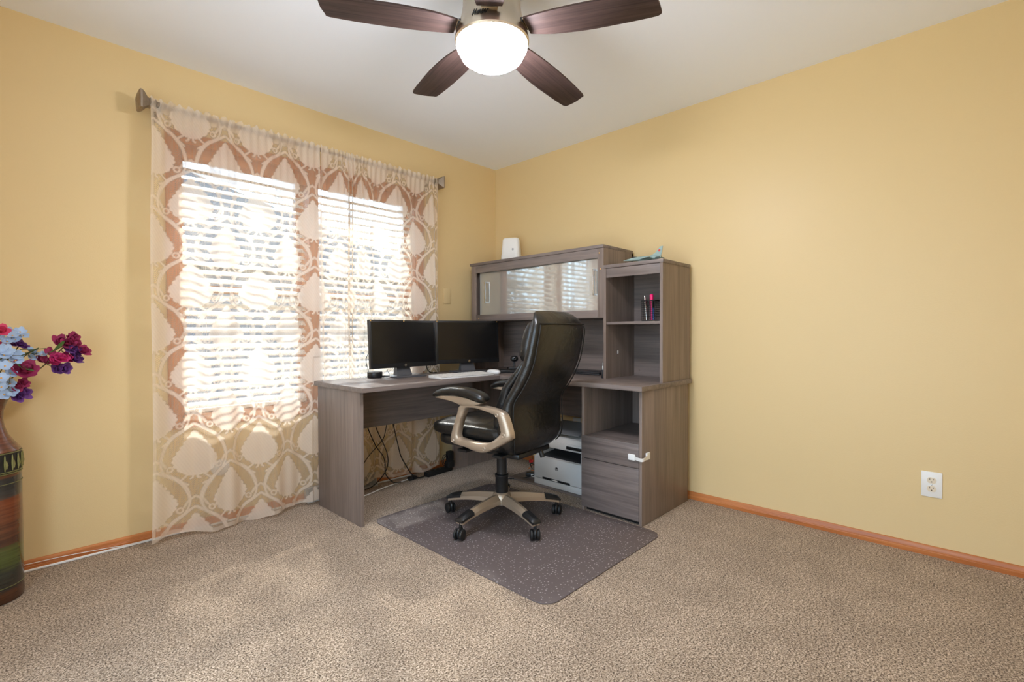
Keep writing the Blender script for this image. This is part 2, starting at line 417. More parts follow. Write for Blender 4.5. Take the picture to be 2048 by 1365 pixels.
for x0, x1 in ((WX0+.012, -1.635), (-1.575, WX1-.012)):
    for z0, z1, yy in ((WZ0+.012, 1.31, .095), (1.27, WZ1-.012, .118)):
        b = B(); t = .035
        b.box(x0, x0+t, yy, yy+.022, z0, z1); b.box(x1-t, x1, yy, yy+.022, z0, z1)
        b.box(x0+t, x1-t, yy, yy+.022, z0, z0+t); b.box(x0+t, x1-t, yy, yy+.022, z1-t, z1)
        s = b.done('sash', 'oak_z', win, smooth=False)
        B().box(x0+t, x1-t, yy+.009, yy+.012, z0+t, z1-t).done('pane', 'pane_glass', s, smooth=False)
added_opening = bpy.data.objects.new('added_daylight_opening', None); COL.objects.link(added_opening); WM[added_opening] = Matrix.Identity(4); struct(added_opening)  # frame of the unseen opening added for extra daylight
for (y0, y1, z0, z1) in [(VY0-.06, VY0, VZ0-.06, VZ1+.06), (VY1, VY1+.06, VZ0-.06, VZ1+.06), (VY0, VY1, VZ1, VZ1+.06), (VY0, VY1, VZ0-.06, VZ0), (-2.32, -2.28, VZ0, VZ1)]:
    B().box(XL, XL+.018, y0, y1, z0, z1).done('casing', 'oak_z', added_opening)
b = B(); b.box(-60, 60, -60, 60, -.6, -.5); struct(b.done('ground', 'lawn', smooth=False))
b = B(); b.box(-14, XL-T-.05, -30, 0, -.52, -.42); struct(b.done('bounce_ground', 'bounce_ground_pale', smooth=False))  # unseen pale ground, added to bounce daylight up onto the ceiling

nh = B(); nh.box(-9, 5, 7.5, 12, -.5, 2.35); nh.prism([(-9.3, 2.3), (5.3, 2.3), (5.3, 2.45), (-2, 4.3), (-9.3, 2.45)], 'y', 7.2, 12.2)
nb = nh.done('neighbour_house', 'siding', smooth=False); tag(nb, 'grey neighbouring house beyond the window blinds', 'house')
# two venetian blinds
for x0, x1, lab in ((WX0+.016, -1.639, 'white slatted venetian blind behind the flat curtain panel away from the desk'), (-1.571, WX1-.016, 'white slatted venetian blind behind the monitors and gathered curtain')):
    bl = thing('venetian_blind', lab, 'blind', ((x0+x1)/2, .045, WZ0+.02), 0, 'venetian blinds in the window')
    B().box(x0, x1, .012, .075, 1.985, 2.02).done('headrail', 'slat_white', bl)
    B().box(x0-.002, x1+.002, -.005, .011, 1.955, 2.022, .003).done('valance', 'oak_x', bl)
    sl = None; tilt = R_(33); n = 29; cx = (x0+x1)/2
    for k in range(n):
        zc = .655+k*.0452
        if sl is None:
            b = B(); hw = (x1-x0)/2-.003; pr = []
            for i in range(5):
                u = -.024+.012*i; pr.append((u*math.cos(tilt), u*math.sin(tilt)+.003*(1-(u/.024)**2)))
            pr += [(p, q-.0025) for p, q in pr[::-1]]
            b.prism(pr, 'x', -hw, hw); sl = b.done('slat', 'slat_white', bl, local=True)
            o = sl
        else:
            o = sl.copy(); COL.objects.link(o)
        o.location = (0, 0, zc-(WZ0+.02))
    B().box(x0+.003, x1-.003, .022, .068, .615, .635, .003).done('bottom_rail', 'slat_white', bl)
    for xx in (x0+.11, cx, x1-.11):
        for yy in (.021, .069):
            B().tube([(xx, yy, .63), (xx, yy, 1.99)], .0009, 5).done('ladder_cord', 'slat_white', bl)

# ------------------------------------------------------------------ curtain rod and curtains
RY, RZ = -.102, 2.163
rod = thing('curtain_rod', 'pewter curtain rod with square flared finials above the window', 'curtain rod', (-1.58, RY, RZ))
B().tube([(-2.425, RY, RZ), (-1.6, RY, RZ)], .0125, 16).done('pole', 'pewter', rod)
B().tube([(-1.75, RY, RZ), (-.735, RY, RZ)], .0105, 16).done('pole', 'pewter', rod)
for s, xe in ((-1, -2.425), (1, -.735)):
    pr = [(-.004, .013), (.0, .019), (.006, .019), (.008, .013), (.016, .012), (.020, .021), (.024, .021), (.028, .018), (.036, .022), (.048, .036), (.058, .043), (.066, .044), (.070, .040), (.072, .034), (.078, .012), (.080, .002)]
    rings = []
    for d, h in pr:
        ring = []
        for a, c in ((1, 0), (1, 1), (0, 1), (-1, 1), (-1, 0), (-1, -1), (0, -1), (1, -1)):
            k = 1 if a*c == 0 else .97
            ring.append((xe+s*d, RY+a*h*k, RZ+c*h*k))
        rings.append(ring)
    B().loft(rings).done('finial', 'pewter', rod, angle=25)
    xb = xe-s*.012
    bb = B(); bb.box(xb-.009, xb+.009, RY+.012, 0, RZ-.022, RZ-.014); bb.box(xb-.009, xb+.009, -.004, 0, RZ-.055, RZ+.02)
    bb.box(xb-.009, xb+.009, RY-.018, RY-.0145, RZ-.05, RZ+.01, .001); bb.box(xb-.009, xb+.009, RY-.018, RY+.02, RZ-.021, RZ-.0145)
    br = bb.done('bracket', 'pewter', rod)
    B().ball((xb, RY-.019, RZ-.03), (.004, .003, .004), 8, 6).done('screw', 'steel', br)

def seg_dist(px, py, pts):
    d = np.full(px.shape, 9.)
    for (ax, ay), (bx, by) in zip(pts[:-1], pts[1:]):
        dx, dy = bx-ax, by-ay; L = dx*dx+dy*dy
        t = np.clip(((px-ax)*dx+(py-ay)*dy)/L, 0, 1)
        d = np.minimum(d, np.hypot(px-ax-t*dx, py-ay-t*dy))
    return d
CW, CH = .33, .43               # damask repeat
def damask(u, v):
    """woven damask: serrated leaf medallions held in an ogee of scrolls; u, v in metres on the cloth"""
    out = np.zeros_like(u)
    arc = [tuple(p)[:2] for p in spline([(.004, .150, 0), (.045, .122, 0), (.092, .088, 0), (.125, .042, 0), (.142, -.015, 0), (.138, -.060, 0), (.115, -.095, 0), (.08, -.125, 0), (.03, -.16, 0)], 4)]
    hook = [tuple(p)[:2] for p in spline([(.100, .080, 0), (.120, .096, 0), (.138, .110, 0), (.152, .106, 0), (.155, .090, 0), (.146, .084, 0)], 3)]
    for ou, ov in ((0, 0), (.5, .5)):
        a = (u/CW-ou+.5) % 1-.5; c = (v/CH-ov+.5) % 1-.5
        x = np.abs(a*CW); y = c*CH
        # medallion: leaf with pointed tip, widest below the middle, scalloped rim
        t = np.clip((.118-y)/.236, 0, 1)
        half = np.where(t < .6, .094*(t/.6)**.85, .094*np.sqrt(np.clip(1-((t-.6)/.4)**2, 0, 1))**1.15)
        rim = half+.0075*np.abs(np.sin(y*PI/.024))-.004
        sd = np.where((t > 0) & (t < 1), rim-x, -1)
        out = np.maximum(out, np.clip(sd/.0035+.5, 0, 1))
        d = seg_dist(x, y, arc); wdt = .0065+.0025*np.sin(y*18+.5)
        out = np.maximum(out, np.clip((wdt-d)/.003+.5, 0, 1)*.92)
        d = seg_dist(x, y, hook); out = np.maximum(out, np.clip((.0048-d)/.003+.5, 0, 1)*.95)
        d = np.abs(np.hypot(x-.103, y+.070)-.012); out = np.maximum(out, np.clip((.0042-d)/.003+.5, 0, 1)*.85)   # curl
        vine = seg_dist(x, y, [(.0, .205), (.03, .185), (.045, .16)]); out = np.maximum(out, np.clip((.006-vine)/.003+.5, 0, 1)*.8)
    vein = .12*np.sin(u*900)*np.sin(v*700)
    return np.clip(out*(1+.10*np.sin((u*1.7+v)*260))+vein*.3, 0, 1)
def curtain(name, label, x0, x1, zbot, gather, u0, seed):
    rng = np.random.default_rng(seed)
    nx, nz = int((x1-x0)/.0034), 470
    xs = np.linspace(x0, x1, nx)
    dens = np.ones(nx)*1.06
    for gx, gw, ga in gather: dens += ga*np.exp(-((xs-gx)/gw)**2)
    s = np.concatenate([[0], np.cumsum(dens[:-1]*(xs[1]-xs[0]))])
    zt = 2.184
    k = np.linspace(0, 1, nz)
    S, K = np.meshgrid(s, k); X = np.meshgrid(xs, k)[0]; D = np.meshgrid(dens, k)[0]
    zb = zbot+.012*np.sin(S*9+seed)+.006*np.sin(S*23)
    ru = .006*np.sin(S*150+seed)+.004*np.sin(S*77)+.003*np.sin(S*311)
    Z = zb+(zt-zb+ru)*K
    hang = np.clip((2.15-Z)/.35, 0, 1)
    fold = .025*np.sin(2*PI*S/.31+.9+seed*1.3+.3*np.sin(Z*1.1))*hang+.009*np.sin(2*PI*S/.115+seed)*hang
    fold += (D-1.06)*.012*np.sin(2*PI*S/.075)*np.clip((2.19-Z)/.25, .25, 1)
    fold += .004*np.sin(S*150+seed)*np.clip(1-(2.15-Z)/.5, 0, 1)
    low = np.clip((.35-Z)/.35, 0, 1); fold += low*.012*np.sin(S*21+seed*2)
    Y = -.124-fold*.9-.004*np.clip((2.1-Z), 0, 1)
    head = np.clip((Z-2.135)/.02, 0, 1); Y = Y*(1-head)+(-.1205-.004*np.sin(S*150))*head
    Xd = X+.006*np.sin(Z*3.1+S*5)*hang-np.where(X < x0+.2, .03*(1-(X-x0)/.2)*np.clip((2.0-Z)/2, 0, 1), 0)*(seed == 1)
    back = np.where(X > -1.72, np.clip((X+1.72)/.05, 0, 1), 0); Y = np.where(Z < .9, np.maximum(Y, -.2+back*.071), Y)          # pushed back by the desk edge
    W = damask(S+u0, Z)
    edge = (S < .012) | (S > s[-1]-.012) | (Z < zb+.02) | (Z > 2.12)
    W = np.where(edge, np.maximum(W, .55), W)
    co = np.stack([Xd, Y, Z], -1).reshape(-1, 3)
    base = Vector(((x0+x1)/2, -.12, 0)); co = co-np.array(base)
    idx = np.arange(nx*nz).reshape(nz, nx)
    q = np.stack([idx[:-1, :-1], idx[:-1, 1:], idx[1:, 1:], idx[1:, :-1]], -1).reshape(-1, 4)
    me = bpy.data.meshes.new(name)
    me.vertices.add(len(co)); me.vertices.foreach_set('co', co.ravel())
    me.loops.add(q.size); me.loops.foreach_set('vertex_index', q.ravel())
    me.polygons.add(len(q)); me.polygons.foreach_set('loop_start', np.arange(0, q.size, 4)); 
    me.polygons.foreach_set('use_smooth', np.ones(len(q), bool))
    me.update(calc_edges=True)
    at = me.attributes.new('weave', 'FLOAT', 'POINT'); at.data.foreach_set('value', W.ravel().astype(np.float32))
    me.materials.append(MATS['curtain_cloth'])
    o = bpy.data.objects.new(name, me); COL.objects.link(o); o.location = base
    tag(o, label, 'curtain', 'sheer damask curtain panels')
curtain('sheer_curtain', 'cream sheer damask curtain panel reaching the open carpet beside the wooden desk', -2.450, -1.612, .018, [], .155, 1)
curtain('sheer_curtain', 'cream sheer damask curtain panel hanging behind the desk with gathered folds', -1.606, -.715, .05, [(-1.40, .09, 1.5), (-.76, .05, .7)], .02, 2)

# ------------------------------------------------------------------ corner desk
ZD, TD = .753, .026
desk = thing('corner_desk', 'L shaped grey brown wood corner desk by the window', 'desk', (-.9, -.7, 0))
wt = B().prism([(-1.666, -.131), (-1.666, -.698), (-.651, -.698), (-.651, -.131)], 'z', ZD-TD, ZD, .0015).done('worktop', 'desk_wood_x', desk)
B().prism([(-.6505, -.131), (-.6505, -1.7505), (-.03, -1.7505), (-.03, -.131)], 'z', ZD-TD, ZD, .0015).done('worktop', 'desk_wood_y', desk)
B().box(-1.648, -1.627, -.64, -.14, 0, ZD-TD, .001).done('end_panel', 'desk_wood_z', desk)
B().box(-1.627, -.60, -.36, -.342, .468, ZD-TD).done('modesty_panel', 'desk_wood_x', desk)
B().box(-.60, -.06, -.145, -.128, 0, ZD-TD).done('corner_panel', 'desk_wood_z', desk)
B().box(-.075, -.058, -1.33, -.145, .425, ZD-TD).done('modesty_panel', 'desk_wood_y', desk)

# pedestal with cubby and two drawers
ped = thing('drawer_pedestal', 'grey brown drawer pedestal with open cubby under the desk end', 'cabinet', (-.33, -1.54, 0))
PX0, PX1, PY0, PY1, PT = -.622, -.055, -1.735, -1.345, ZD-TD
B().box(PX0, PX1, PY0, PY0+.017, 0, PT, .001).done('side_panel', 'desk_wood_z', ped)
B().box(PX0+.002, PX1, PY1-.017, PY1, 0, PT, .001).done('side_panel', 'desk_wood_z', ped)
B().box(PX0+.022, PX1, PY0+.017, PY1-.017, .424, .440).done('cubby_floor', 'desk_wood_y', ped)
B().box(PX1-.012, PX1, PY0+.017, PY1-.017, .03, PT).done('back_panel', 'desk_wood_z', ped)
B().box(PX0+.03, PX0+.045, PY0+.017, PY1-.017, 0, .03).done('plinth', 'black_plastic', ped)
B().box(PX0-.001, PX0+.017, PY0+.018, PY1+.001, .3105, .440, .0012).done('drawer_front', 'drawer_wood', ped)
B().box(PX0-.001, PX0+.017, PY0+.018, PY1+.001, .024, .3075, .0012).done('drawer_front', 'drawer_wood', ped)

# hutch with sliding glass doors and open tower
hut = thing('desk_hutch', 'grey brown hutch with sliding glass doors and an open shelf tower', 'hutch', (-.21, -.92, ZD))
FX = -.385
HY0, HY1 = -1.342, -.115
B().box(FX-.005, -.03, HY0-.001, HY1+.012, 1.566, 1.586, .001).done('top_board', 'desk_wood_y', hut)
B().box(FX+.016, -.03, HY1-.017, HY1, 1.131, 1.566).done('side_panel', 'desk_wood_z', hut)
B().box(FX+.016, -.03, HY0, HY0+.017, 1.131, 1.566).done('side_panel', 'desk_wood_z', hut)
B().box(FX+.016, -.03, HY0+.017, HY1-.017, 1.131, 1.147).done('bottom_board', 'desk_wood_y', hut)
for (y0, y1, z0, z1, m) in [(HY1-.052, HY1, 1.131, 1.565, 'desk_wood_z'), (HY0, -1.298, 1.131, 1.565, 'desk_wood_z'), (-1.298, HY1-.052, 1.506, 1.565, 'desk_wood_y'), (-1.298, HY1-.052, 1.131, 1.180, 'desk_wood_y')]:
    fr = B().box(FX, FX+.016, y0, y1, z0, z1, .0012).done('face_frame', m, hut)
for (yy, zz) in ((-.200, 1.152), (-1.312, 1.535), (-1.319, 1.435)):
    B().ball((FX-.001, yy, zz), (.003, .0042, .0042), 10, 6).done('brass_pin', 'gold', hut)
d1 = B().box(FX+.030, FX+.034, -.845, -.182, 1.172, 1.512).done('sliding_door', 'door_glass', hut, smooth=False)
d2 = B().box(FX+.019, FX+.023, -1.305, -.806, 1.172, 1.512).done('sliding_door', 'door_glass', hut, smooth=False)
def bar_handle(yc, xf, par, z0, z1):
    b = B(); b.box(xf-.026, xf-.018, yc-.006, yc+.006, z0, z1, .001); b.box(xf-.02, xf, yc-.005, yc+.005, z0, z0+.01); b.box(xf-.02, xf, yc-.005, yc+.005, z1-.01, z1)
    b.done('handle', 'steel', par)
bar_handle(-.262, FX+.030, d1, 1.272, 1.436); bar_handle(-1.270, FX+.019, d2, 1.274, 1.440)
B().box(FX+.2, -.031, -.8, -.785, 1.147, 1.566).done('divider', 'desk_wood_z', hut)
B().box(-.045, -.03, HY0, HY1, ZD, 1.566).done('back_panel', 'desk_wood_y', hut)
B().box(FX+.02, -.045, HY1-.017, HY1, ZD, 1.131).done('leg_panel', 'desk_wood_z', hut)
# tower
TY0, TY1 = -1.735, -1.343
B().box(FX-.002, -.03, TY1-.018, TY1, ZD, 1.435).done('side_panel', 'desk_wood_z', hut)
B().box(FX-.002, -.03, TY0, TY0+.018, ZD, 1.435).done('side_panel', 'desk_wood_z', hut)
B().box(FX-.006, -.028, TY0-.004, TY1-.002, 1.435, 1.455, .001).done('top_board', 'desk_wood_y', hut)
B().box(FX+.001, FX+.018, TY0+.018, TY1-.018, 1.376, 1.433, .001).done('header_rail', 'desk_wood_y', hut)
B().box(FX+.004, -.045, TY0+.018, TY1-.018, 1.089, 1.105).done('shelf', 'desk_wood_y', hut)
B().box(-.045, -.03, TY0+.018, TY1-.018, ZD, 1.435).done('back_panel', 'desk_wood_y', hut)
B().box(-.255, -.243, TY1-.0196, TY1-.018, .905, .925).done('sticker', 'paper', hut, smooth=False)
for (x, y, z) in ((-.0455, -1.40, .79), (-.0455, -1.45, 1.39), (-.0455, -.42, 1.10)):
    B().lathe([(.0045, 0), (.0045, -.002), (.001, -.003)], (x, y, z), 10, 'x').done('screw_cap', 'desk_wood_z', hut)

# child lock strap on the top drawer
ck = thing('drawer_latch_strap', 'white child safety latch strap across the top drawer corner', 'safety latch', (PX0-.008, -1.69, .34))
B().box(PX0-.011, PX0-.001, -1.700, -1.656, .350, .384, .0045, 3).done('pad', 'white_plastic', ck)
B().box(-.585, -.545, PY0-.010, PY0, .352, .392, .0045, 3).done('pad', 'white_plastic', ck)
st = spline([(PX0-.008, -1.695, .367), (PX0-.012, -1.72, .363), (PX0-.010, -1.742, .362), (PX0+.01, -1.748, .365), (-.583, -1.744, .37), (-.552, -1.744, .374)], 4)
rings = []
for i, p in enumerate(st):
    t = (st[min(i+1, len(st)-1)]-st[max(i-1, 0)]).normalized(); nrm = t.cross(Vector((0, 0, 1))).normalized()
    rings.append([p+nrm*.001+Vector((0, 0, .009)), p-nrm*.001+Vector((0, 0, .009)), p-nrm*.001-Vector((0, 0, .009)), p+nrm*.001-Vector((0, 0, .009))])
B().loft(rings).done('strap', 'offwhite_plastic', ck)

# ------------------------------------------------------------------ things on hutch
dv = thing('air_freshener', 'white plastic air freshener dispenser standing on the hutch top', 'air freshener', (-.17, -.35, 1.586), R_(-62))
rings = []
for z, a, c in ((0, .078, .05), (.004, .080, .052), (.06, .078, .052), (.075, .074, .05), (.085, .074, .049), (.14, .070, .046), (.185, .066, .041), (.196, .060, .036), (.2, .048, .026)):
    rings.append([(a*math.copysign(abs(math.cos(t))**.5, math.cos(t)), c*math.copysign(abs(math.sin(t))**.5, math.sin(t)), z) for t in [2*PI*k/28 for k in range(28)]])
B().loft(rings).done('body', 'white_plastic', dv, local=True)
B().lathe([(.006, .004), (.008, 0), (.0055, -.001), (.004, .003)], (.025, -.050, .105), 12, 'y').done('nozzle', 'grey_plastic', dv, local=True)

jt = thing('model_jet', 'grey green toy fighter jet with a red marked tail on the shelf tower', 'toy jet', (-.33, -1.57, 1.455), R_(-88))
def ring_x(x, ry, rz, zc, n=12): return [(x, ry*math.cos(2*PI*k/n), zc+rz*math.sin(2*PI*k/n)) for k in range(n)]
B().loft([ring_x(*q) for q in [(-.118, .001, .001, .022), (-.09, .006, .006, .022), (-.06, .010, .010, .023), (-.02, .013, .013, .023), (.05, .014, .013, .022), (.10, .012, .011, .021), (.125, .008, .008, .021)]]).done('fuselage', 'jet_grey', jt, local=True)
B().ball((-.045, 0, .033), (.022, .006, .006), 12, 8).done('canopy', 'dark_plastic', jt, local=True)
B().prism([(-.01, .01), (.065, .075), (.085, .075), (.075, .01)], 'z', .016, .019).prism([(-.01, -.01), (.065, -.075), (.085, -.075), (.075, -.01)], 'z', .016, .019).done('wing', 'jet_grey', jt, local=True)
B().prism([(.075, .03), (.045, .03), (.085, .045), (.118, .082), (.135, .083), (.128, .04), (.122, .03)], 'y', -.0018, .0018).done('tail_fin', 'jet_grey', jt, local=True)
B().prism([(.104, .055), (.112, .066), (.120, .064), (.118, .052)], 'y', -.0024, .0024).done('tail_mark', 'red', jt, local=True)
B().prism([(.085, .008), (.115, .036), (.128, .036), (.122, .008)], 'z', .018, .0205).prism([(.085, -.008), (.115, -.036), (.128, -.036), (.122, -.008)], 'z', .018, .0205).done('tailplane', 'jet_grey', jt, local=True)
B().box(-.02, .05, -.006, .006, 0, .012).done('belly_stand', 'jet_grey', jt, local=True)

pc = thing('pen_cup', 'black wire mesh square pen cup on the tower shelf', 'pen cup', (-.29, -1.615, 1.105))
b = B(); q, hh = .042, .122
for i in range(8):
    t = -q+2*q*i/7
    for s in (-q, q):
        b.tube([(t, s, .004), (t, s, hh)], .0013, 4); b.tube([(s, t, .004), (s, t, hh)], .0013, 4)
for i in range(10):
    z = .006+hh*i/9.6
    for s in (-q, q):
        b.tube([(-q, s, z), (q, s, z)], .0011, 4); b.tube([(s, -q, z), (s, q, z)], .0011, 4)
b.done('mesh_wall', 'black_plastic', pc, local=True)
B().tube([(-q, -q, hh), (q, -q, hh), (q, q, hh), (-q, q, hh)], .0028, 6, closed=True).done('rim', 'black_plastic', pc, local=True)
B().box(-q, q, -q, q, 0, .004).done('base', 'black_plastic', pc, local=True)
def pen(name, label, x, y, lx, ly, L, r, mat, cap, z0=1.111):
    p = thing(name, label, 'pen', (x, y, z0))
    d = Vector((lx, ly, 1)).normalized()
    B().tube([(0, 0, 0), d*L*.62], r, 10).done('barrel', mat, p, local=True)
    B().tube([d*L*.60, d*L*.97, d*L], [r*1.12, r*1.12, r*.6], 10).done('cap', cap, p, local=True)
pen('highlighter', 'fat hot pink highlighter standing in the pen cup', -.30, -1.622, -.05, -.02, .155, .0095, 'petal_magenta', 'pink')
pen('ballpoint_pen', 'silver pen standing in the pen cup', -.315, -1.596, -.05, .05, .148, .005, 'steel', 'steel')
pen('ballpoint_pen', 'blue barrelled marker standing low in the pen cup', -.312, -1.640, -.1, 0, .12, .006, 'blue', 'black_plastic')
sc = thing('scissors', 'black handled scissors standing in the pen cup', 'scissors', (-.30, -1.588, 1.11))
B().tube([Vector((0, .011*math.cos(a), .105+.018*math.sin(a))) for a in [2*PI*k/14 for k in range(14)]], .003, 6, closed=True).tube([Vector((-.004, -.011+.010*math.cos(a), .1+.016*math.sin(a))) for a in [2*PI*k/14 for k in range(14)]], .003, 6, closed=True).done('handle', 'black_plastic', sc, local=True)
B().prism([(-.004, .088), (.005, .088), (.002, 0), (-.001, 0)], 'x', -.001, .001).done('blade', 'steel', sc, local=True)

# ------------------------------------------------------------------ things on the desk
def hp_badge(par, place, r, disc, ink):
    """round maker badge: disc with slanted lower case letters"""
    b = B(); n = 24
    vs = [b.bm.verts.new(place(Vector((r*math.cos(2*PI*k/n), r*math.sin(2*PI*k/n), .0006)))) for k in range(n)]
    b.bm.faces.new(vs)
    bd = b.done('badge', disc, par, smooth=False, local=True)
    text_mesh('badge_letters', 'hp', r*1.7, .0002, ink, bd, .25, lambda c: place(Vector((c.x, c.y-r*.06, .001+c.z))))
def monitor(label, loc, rz, w=.535, h=.318, zb=.052, tilt=R_(-3), pins=()):
    m = thing('computer_monitor', label, 'monitor', loc, rz, 'pair of black monitors')
    Rm = Matrix.Translation((0, 0, zb+h/2)) @ Matrix.Rotation(tilt, 4, 'X')
    def bx(*a, bev=0, name='', mat='', par=m):
        b = B(); b.box(*a, bev=bev); b.bm.transform(Rm); return b.done(name, mat, par, local=True)
    bx(-w/2, w/2, 0, .028, -h/2, h/2, bev=.003, name='housing', mat='black_plastic')
    bx(-.17, .17, .026, .055, -.10, .09, bev=.01, name='rear_cover', mat='black_plastic')
    s = bx(-w/2+.013, w/2-.013, -.0006, .002, -h/2+.030, h/2-.014, name='screen', mat='screen')
    for px in pins:
        b = B(); b.ball((px, -.002, h/2-.007), (.0042, .003, .0042), 10, 6); b.bm.transform(Rm); b.done('brass_pin', 'gold', m, local=True)
    hp_badge(m, lambda c: Rm @ Vector((c.x, -.0005-c.z, c.y-h/2+.014)), .0095, 'steel', 'black_plastic')
    b = B(); b.prism([(-.115, -.085), (.115, -.085), (.125, .075), (-.125, .075)], 'z', 0, .011, .003); b.done('stand_base', 'stand_grey', m, local=True)
    b = B(); b.loft([[(-a, y0, z), (a, y0, z), (a, y1, z), (-a, y1, z)] for a, y0, y1, z in ((.058, .0, .05, .008), (.050, .018, .05, .06), (.046, .032, .06, .16), (.046, .034, .06, .25))]); b.done('stand_neck', 'stand_grey', m, local=True)
    return m
monitor('black monitor with a pin stuck mid bezel, in front of the curtain', (-1.118, -.275, ZD), R_(-1), .505, .312, .062, R_(-4), (-.243, 0.0))
monitor('black monitor standing in the desk corner beneath the hutch', (-.585, -.305, ZD), R_(-16), .505, .312, .066, R_(-4), (-.243, .243))

kb = thing('keyboard', 'slim white keyboard lying on the desk below the monitors', 'keyboard', (-.865, -.56, ZD), R_(-4))
B().prism([(-.07, 0), (.07, 0), (.07, .016), (-.07, .007)], 'x', -.215, .215, .0015).done('body', 'white_plastic', kb, local=True)
key = None
for r in range(5):
    for c in range(14):
        if r == 0 and 3 <= c <= 8: continue
        x = -.195+c*.030; y = -.055+r*.0265
        if key is None:
            key = B().box(-.0128, .0128, -.0112, .0112, 0, .004, .0012, 1).done('key', 'offwhite_plastic', kb, local=True); o = key
        else: o = key.copy(); COL.objects.link(o)
        o.location = (x, y, .0085+(y+.07)*.064); o.rotation_euler = (.064, 0, 0)
B().box(-.087, .062, -.0662, -.0438, .009, .0135, .0012).done('space_bar', 'offwhite_plastic', kb, local=True)
for s in (-.19, .19): B().box(s-.012, s+.012, .045, .06, 0, .004).done('foot', 'grey_plastic', kb, local=True)
ms = thing('computer_mouse', 'white computer mouse beside the keyboard', 'mouse', (-.602, -.585, ZD), R_(8))
B().ball((0, 0, .014), (.031, .055, .0195), 20, 12, .8, .85).done('shell', 'white_plastic', ms, local=True)
B().lathe([(.003, -.003), (.008, -.003), (.008, .003), (.003, .003)], (0, .028, .028), 14, 'x').done('scroll_wheel', 'grey_plastic', ms, local=True)

ec = thing('smart_speaker', 'round black puck speaker at the end of the desk', 'speaker', (-1.300, -.205, ZD))
B().lathe([(.040, 0), (.046, .002), (.048, .006), (.048, .034), (.046, .039), (.03, .041), (.002, .041)], (0, 0, 0), 36).done('body', 'black_plastic', ec, local=True)
B().tube([Vector((.047*math.cos(a), .047*math.sin(a), .036)) for a in [2*PI*k/36 for k in range(36)]], .0014, 6, closed=True).done('ring_light', 'dark_plastic', ec, local=True)
def cable(name, label, pts, r, mat, sm=6, plug=None):
    o = thing(name, label, 'cable', pts[0])
    B().tube(spline(pts, sm), r, 6).done('wire', mat, o)
    if plug: B().box(*plug, bev=.003).done('plug', mat, o)
    return o
cable('power_cable', 'thin black cable arching up behind the puck speaker', [(-1.30, -.152, .765), (-1.31, -.14, .80), (-1.325, -.142, .87), (-1.30, -.16, .93), (-1.26, -.2, .95)], .002, 'black_rubber')
cable('usb_cable', 'short white cable curled beside the puck speaker', [(-1.29, -.30, .757), (-1.262, -.298, .757), (-1.235, -.285, .760), (-1.215, -.25, .768), (-1.215, -.22, .79), (-1.20, -.2, .80)], .0024, 'white_plastic')
cable('video_cable', 'black cable dropping behind the gap between the monitors', [(-.93, -.27, .86), (-.915, -.24, .81), (-.89, -.225, .775), (-.85, -.21, .758), (-.80, -.2, .757)], .0035, 'black_rubber')
dk = thing('docking_station', 'flat black docking station on the desk behind the chair', 'dock', (-.40, -.60, ZD), R_(-30))
B().box(-.13, .13, -.05, .05, 0, .022, .005).done('body', 'black_plastic', dk, local=True)
B().box(-.05, .03, -.051, -.049, .006, .014).done('port_panel', 'dark_plastic', dk, local=True)
wc = thing('webcam', 'small black webcam on a clip base by the hutch back', 'webcam', (-.30, -.50, ZD), R_(-40))
B().prism([(-.045, -.04), (.045, -.04), (.05, .04), (-.05, .04)], 'z', 0, .03, .004).done('base', 'black_plastic', wc, local=True)
B().tube([(0, 0, .03), (0, .006, .06), (0, .004, .075)], .007, 8).done('neck', 'black_plastic', wc, local=True)
B().ball((0, 0, .092), (.030, .02, .022), 16, 10, .8, .8).done('camera_head', 'black_plastic', wc, local=True)
B().lathe([(.011, -.018), (.011, -.024), (.008, -.025), (.002, -.022)], (0, 0, .092), 14, 'y').done('lens', 'screen', wc, local=True)
lp = thing('desk_tray', 'dark flat tray lying on the desk against the hutch back panel', 'tray', (-.135, -1.0, ZD))
B().box(-.085, .085, -.20, .20, 0, .012, .004).done('base', 'dark_plastic', lp, local=True)
B().box(-.085, .085, -.20, .20, .0125, .021, .004).done('lid', 'dark_plastic', lp, local=True)
bo = thing('spray_bottle', 'tiny slim dark bottle with a silver cap against the hutch divider', 'bottle', (-.365, -1.325, ZD))
B().lathe([(.008, 0), (.0095, .002), (.0095, .05), (.008, .055)], (0, 0, 0), 16).done('body', 'dark_plastic', bo, local=True)
B().lathe([(.0075, .055), (.0075, .078), (.005, .08), (.003, .081), (.003, .098), (.001, .099)], (0, 0, 0), 16).done('cap', 'steel', bo, local=True)

# ------------------------------------------------------------------ under the desk
bd = thing('floor_board', 'thin dark board on the carpet under the printer', 'board', (-.27, -.93, 0))
B().prism([(-.47, -.60), (-.47, -1.33), (-.12, -1.33), (-.12, -.60)], 'z', .001, .010, .001).done('panel', 'desk_wood_y', bd)
pr = thing('laser_printer', 'white laser printer with scanner lid under the desk', 'printer', (-.27, -1.03, .010))
X0, X1, Y0, Y1 = -.45, -.13, -1.235, -.825
B().box(X0, X1, Y0, Y1, .010, .052, .004).done('paper_tray', 'printer_plastic', pr)
B().box(X0, X1, Y0, Y1, .0545, .200, .005).done('body', 'printer_plastic', pr)
B().box(X0-.0015, X0+.02, -1.13, -.90, .053, .068, .002).done('tray_slot', 'black_plastic', pr)
B().box(X0-.003, X0+.01, -1.03, -.98, .056, .064, .002).done('tray_grip', 'white_plastic', pr)
B().box(X0+.02, X1, Y1-.035, Y1, .198, .272, .004).done('side_wall', 'printer_plastic', pr)
B().box(X0+.02, X1, Y0, Y0+.035, .198, .272, .004).done('side_wall', 'printer_plastic', pr)
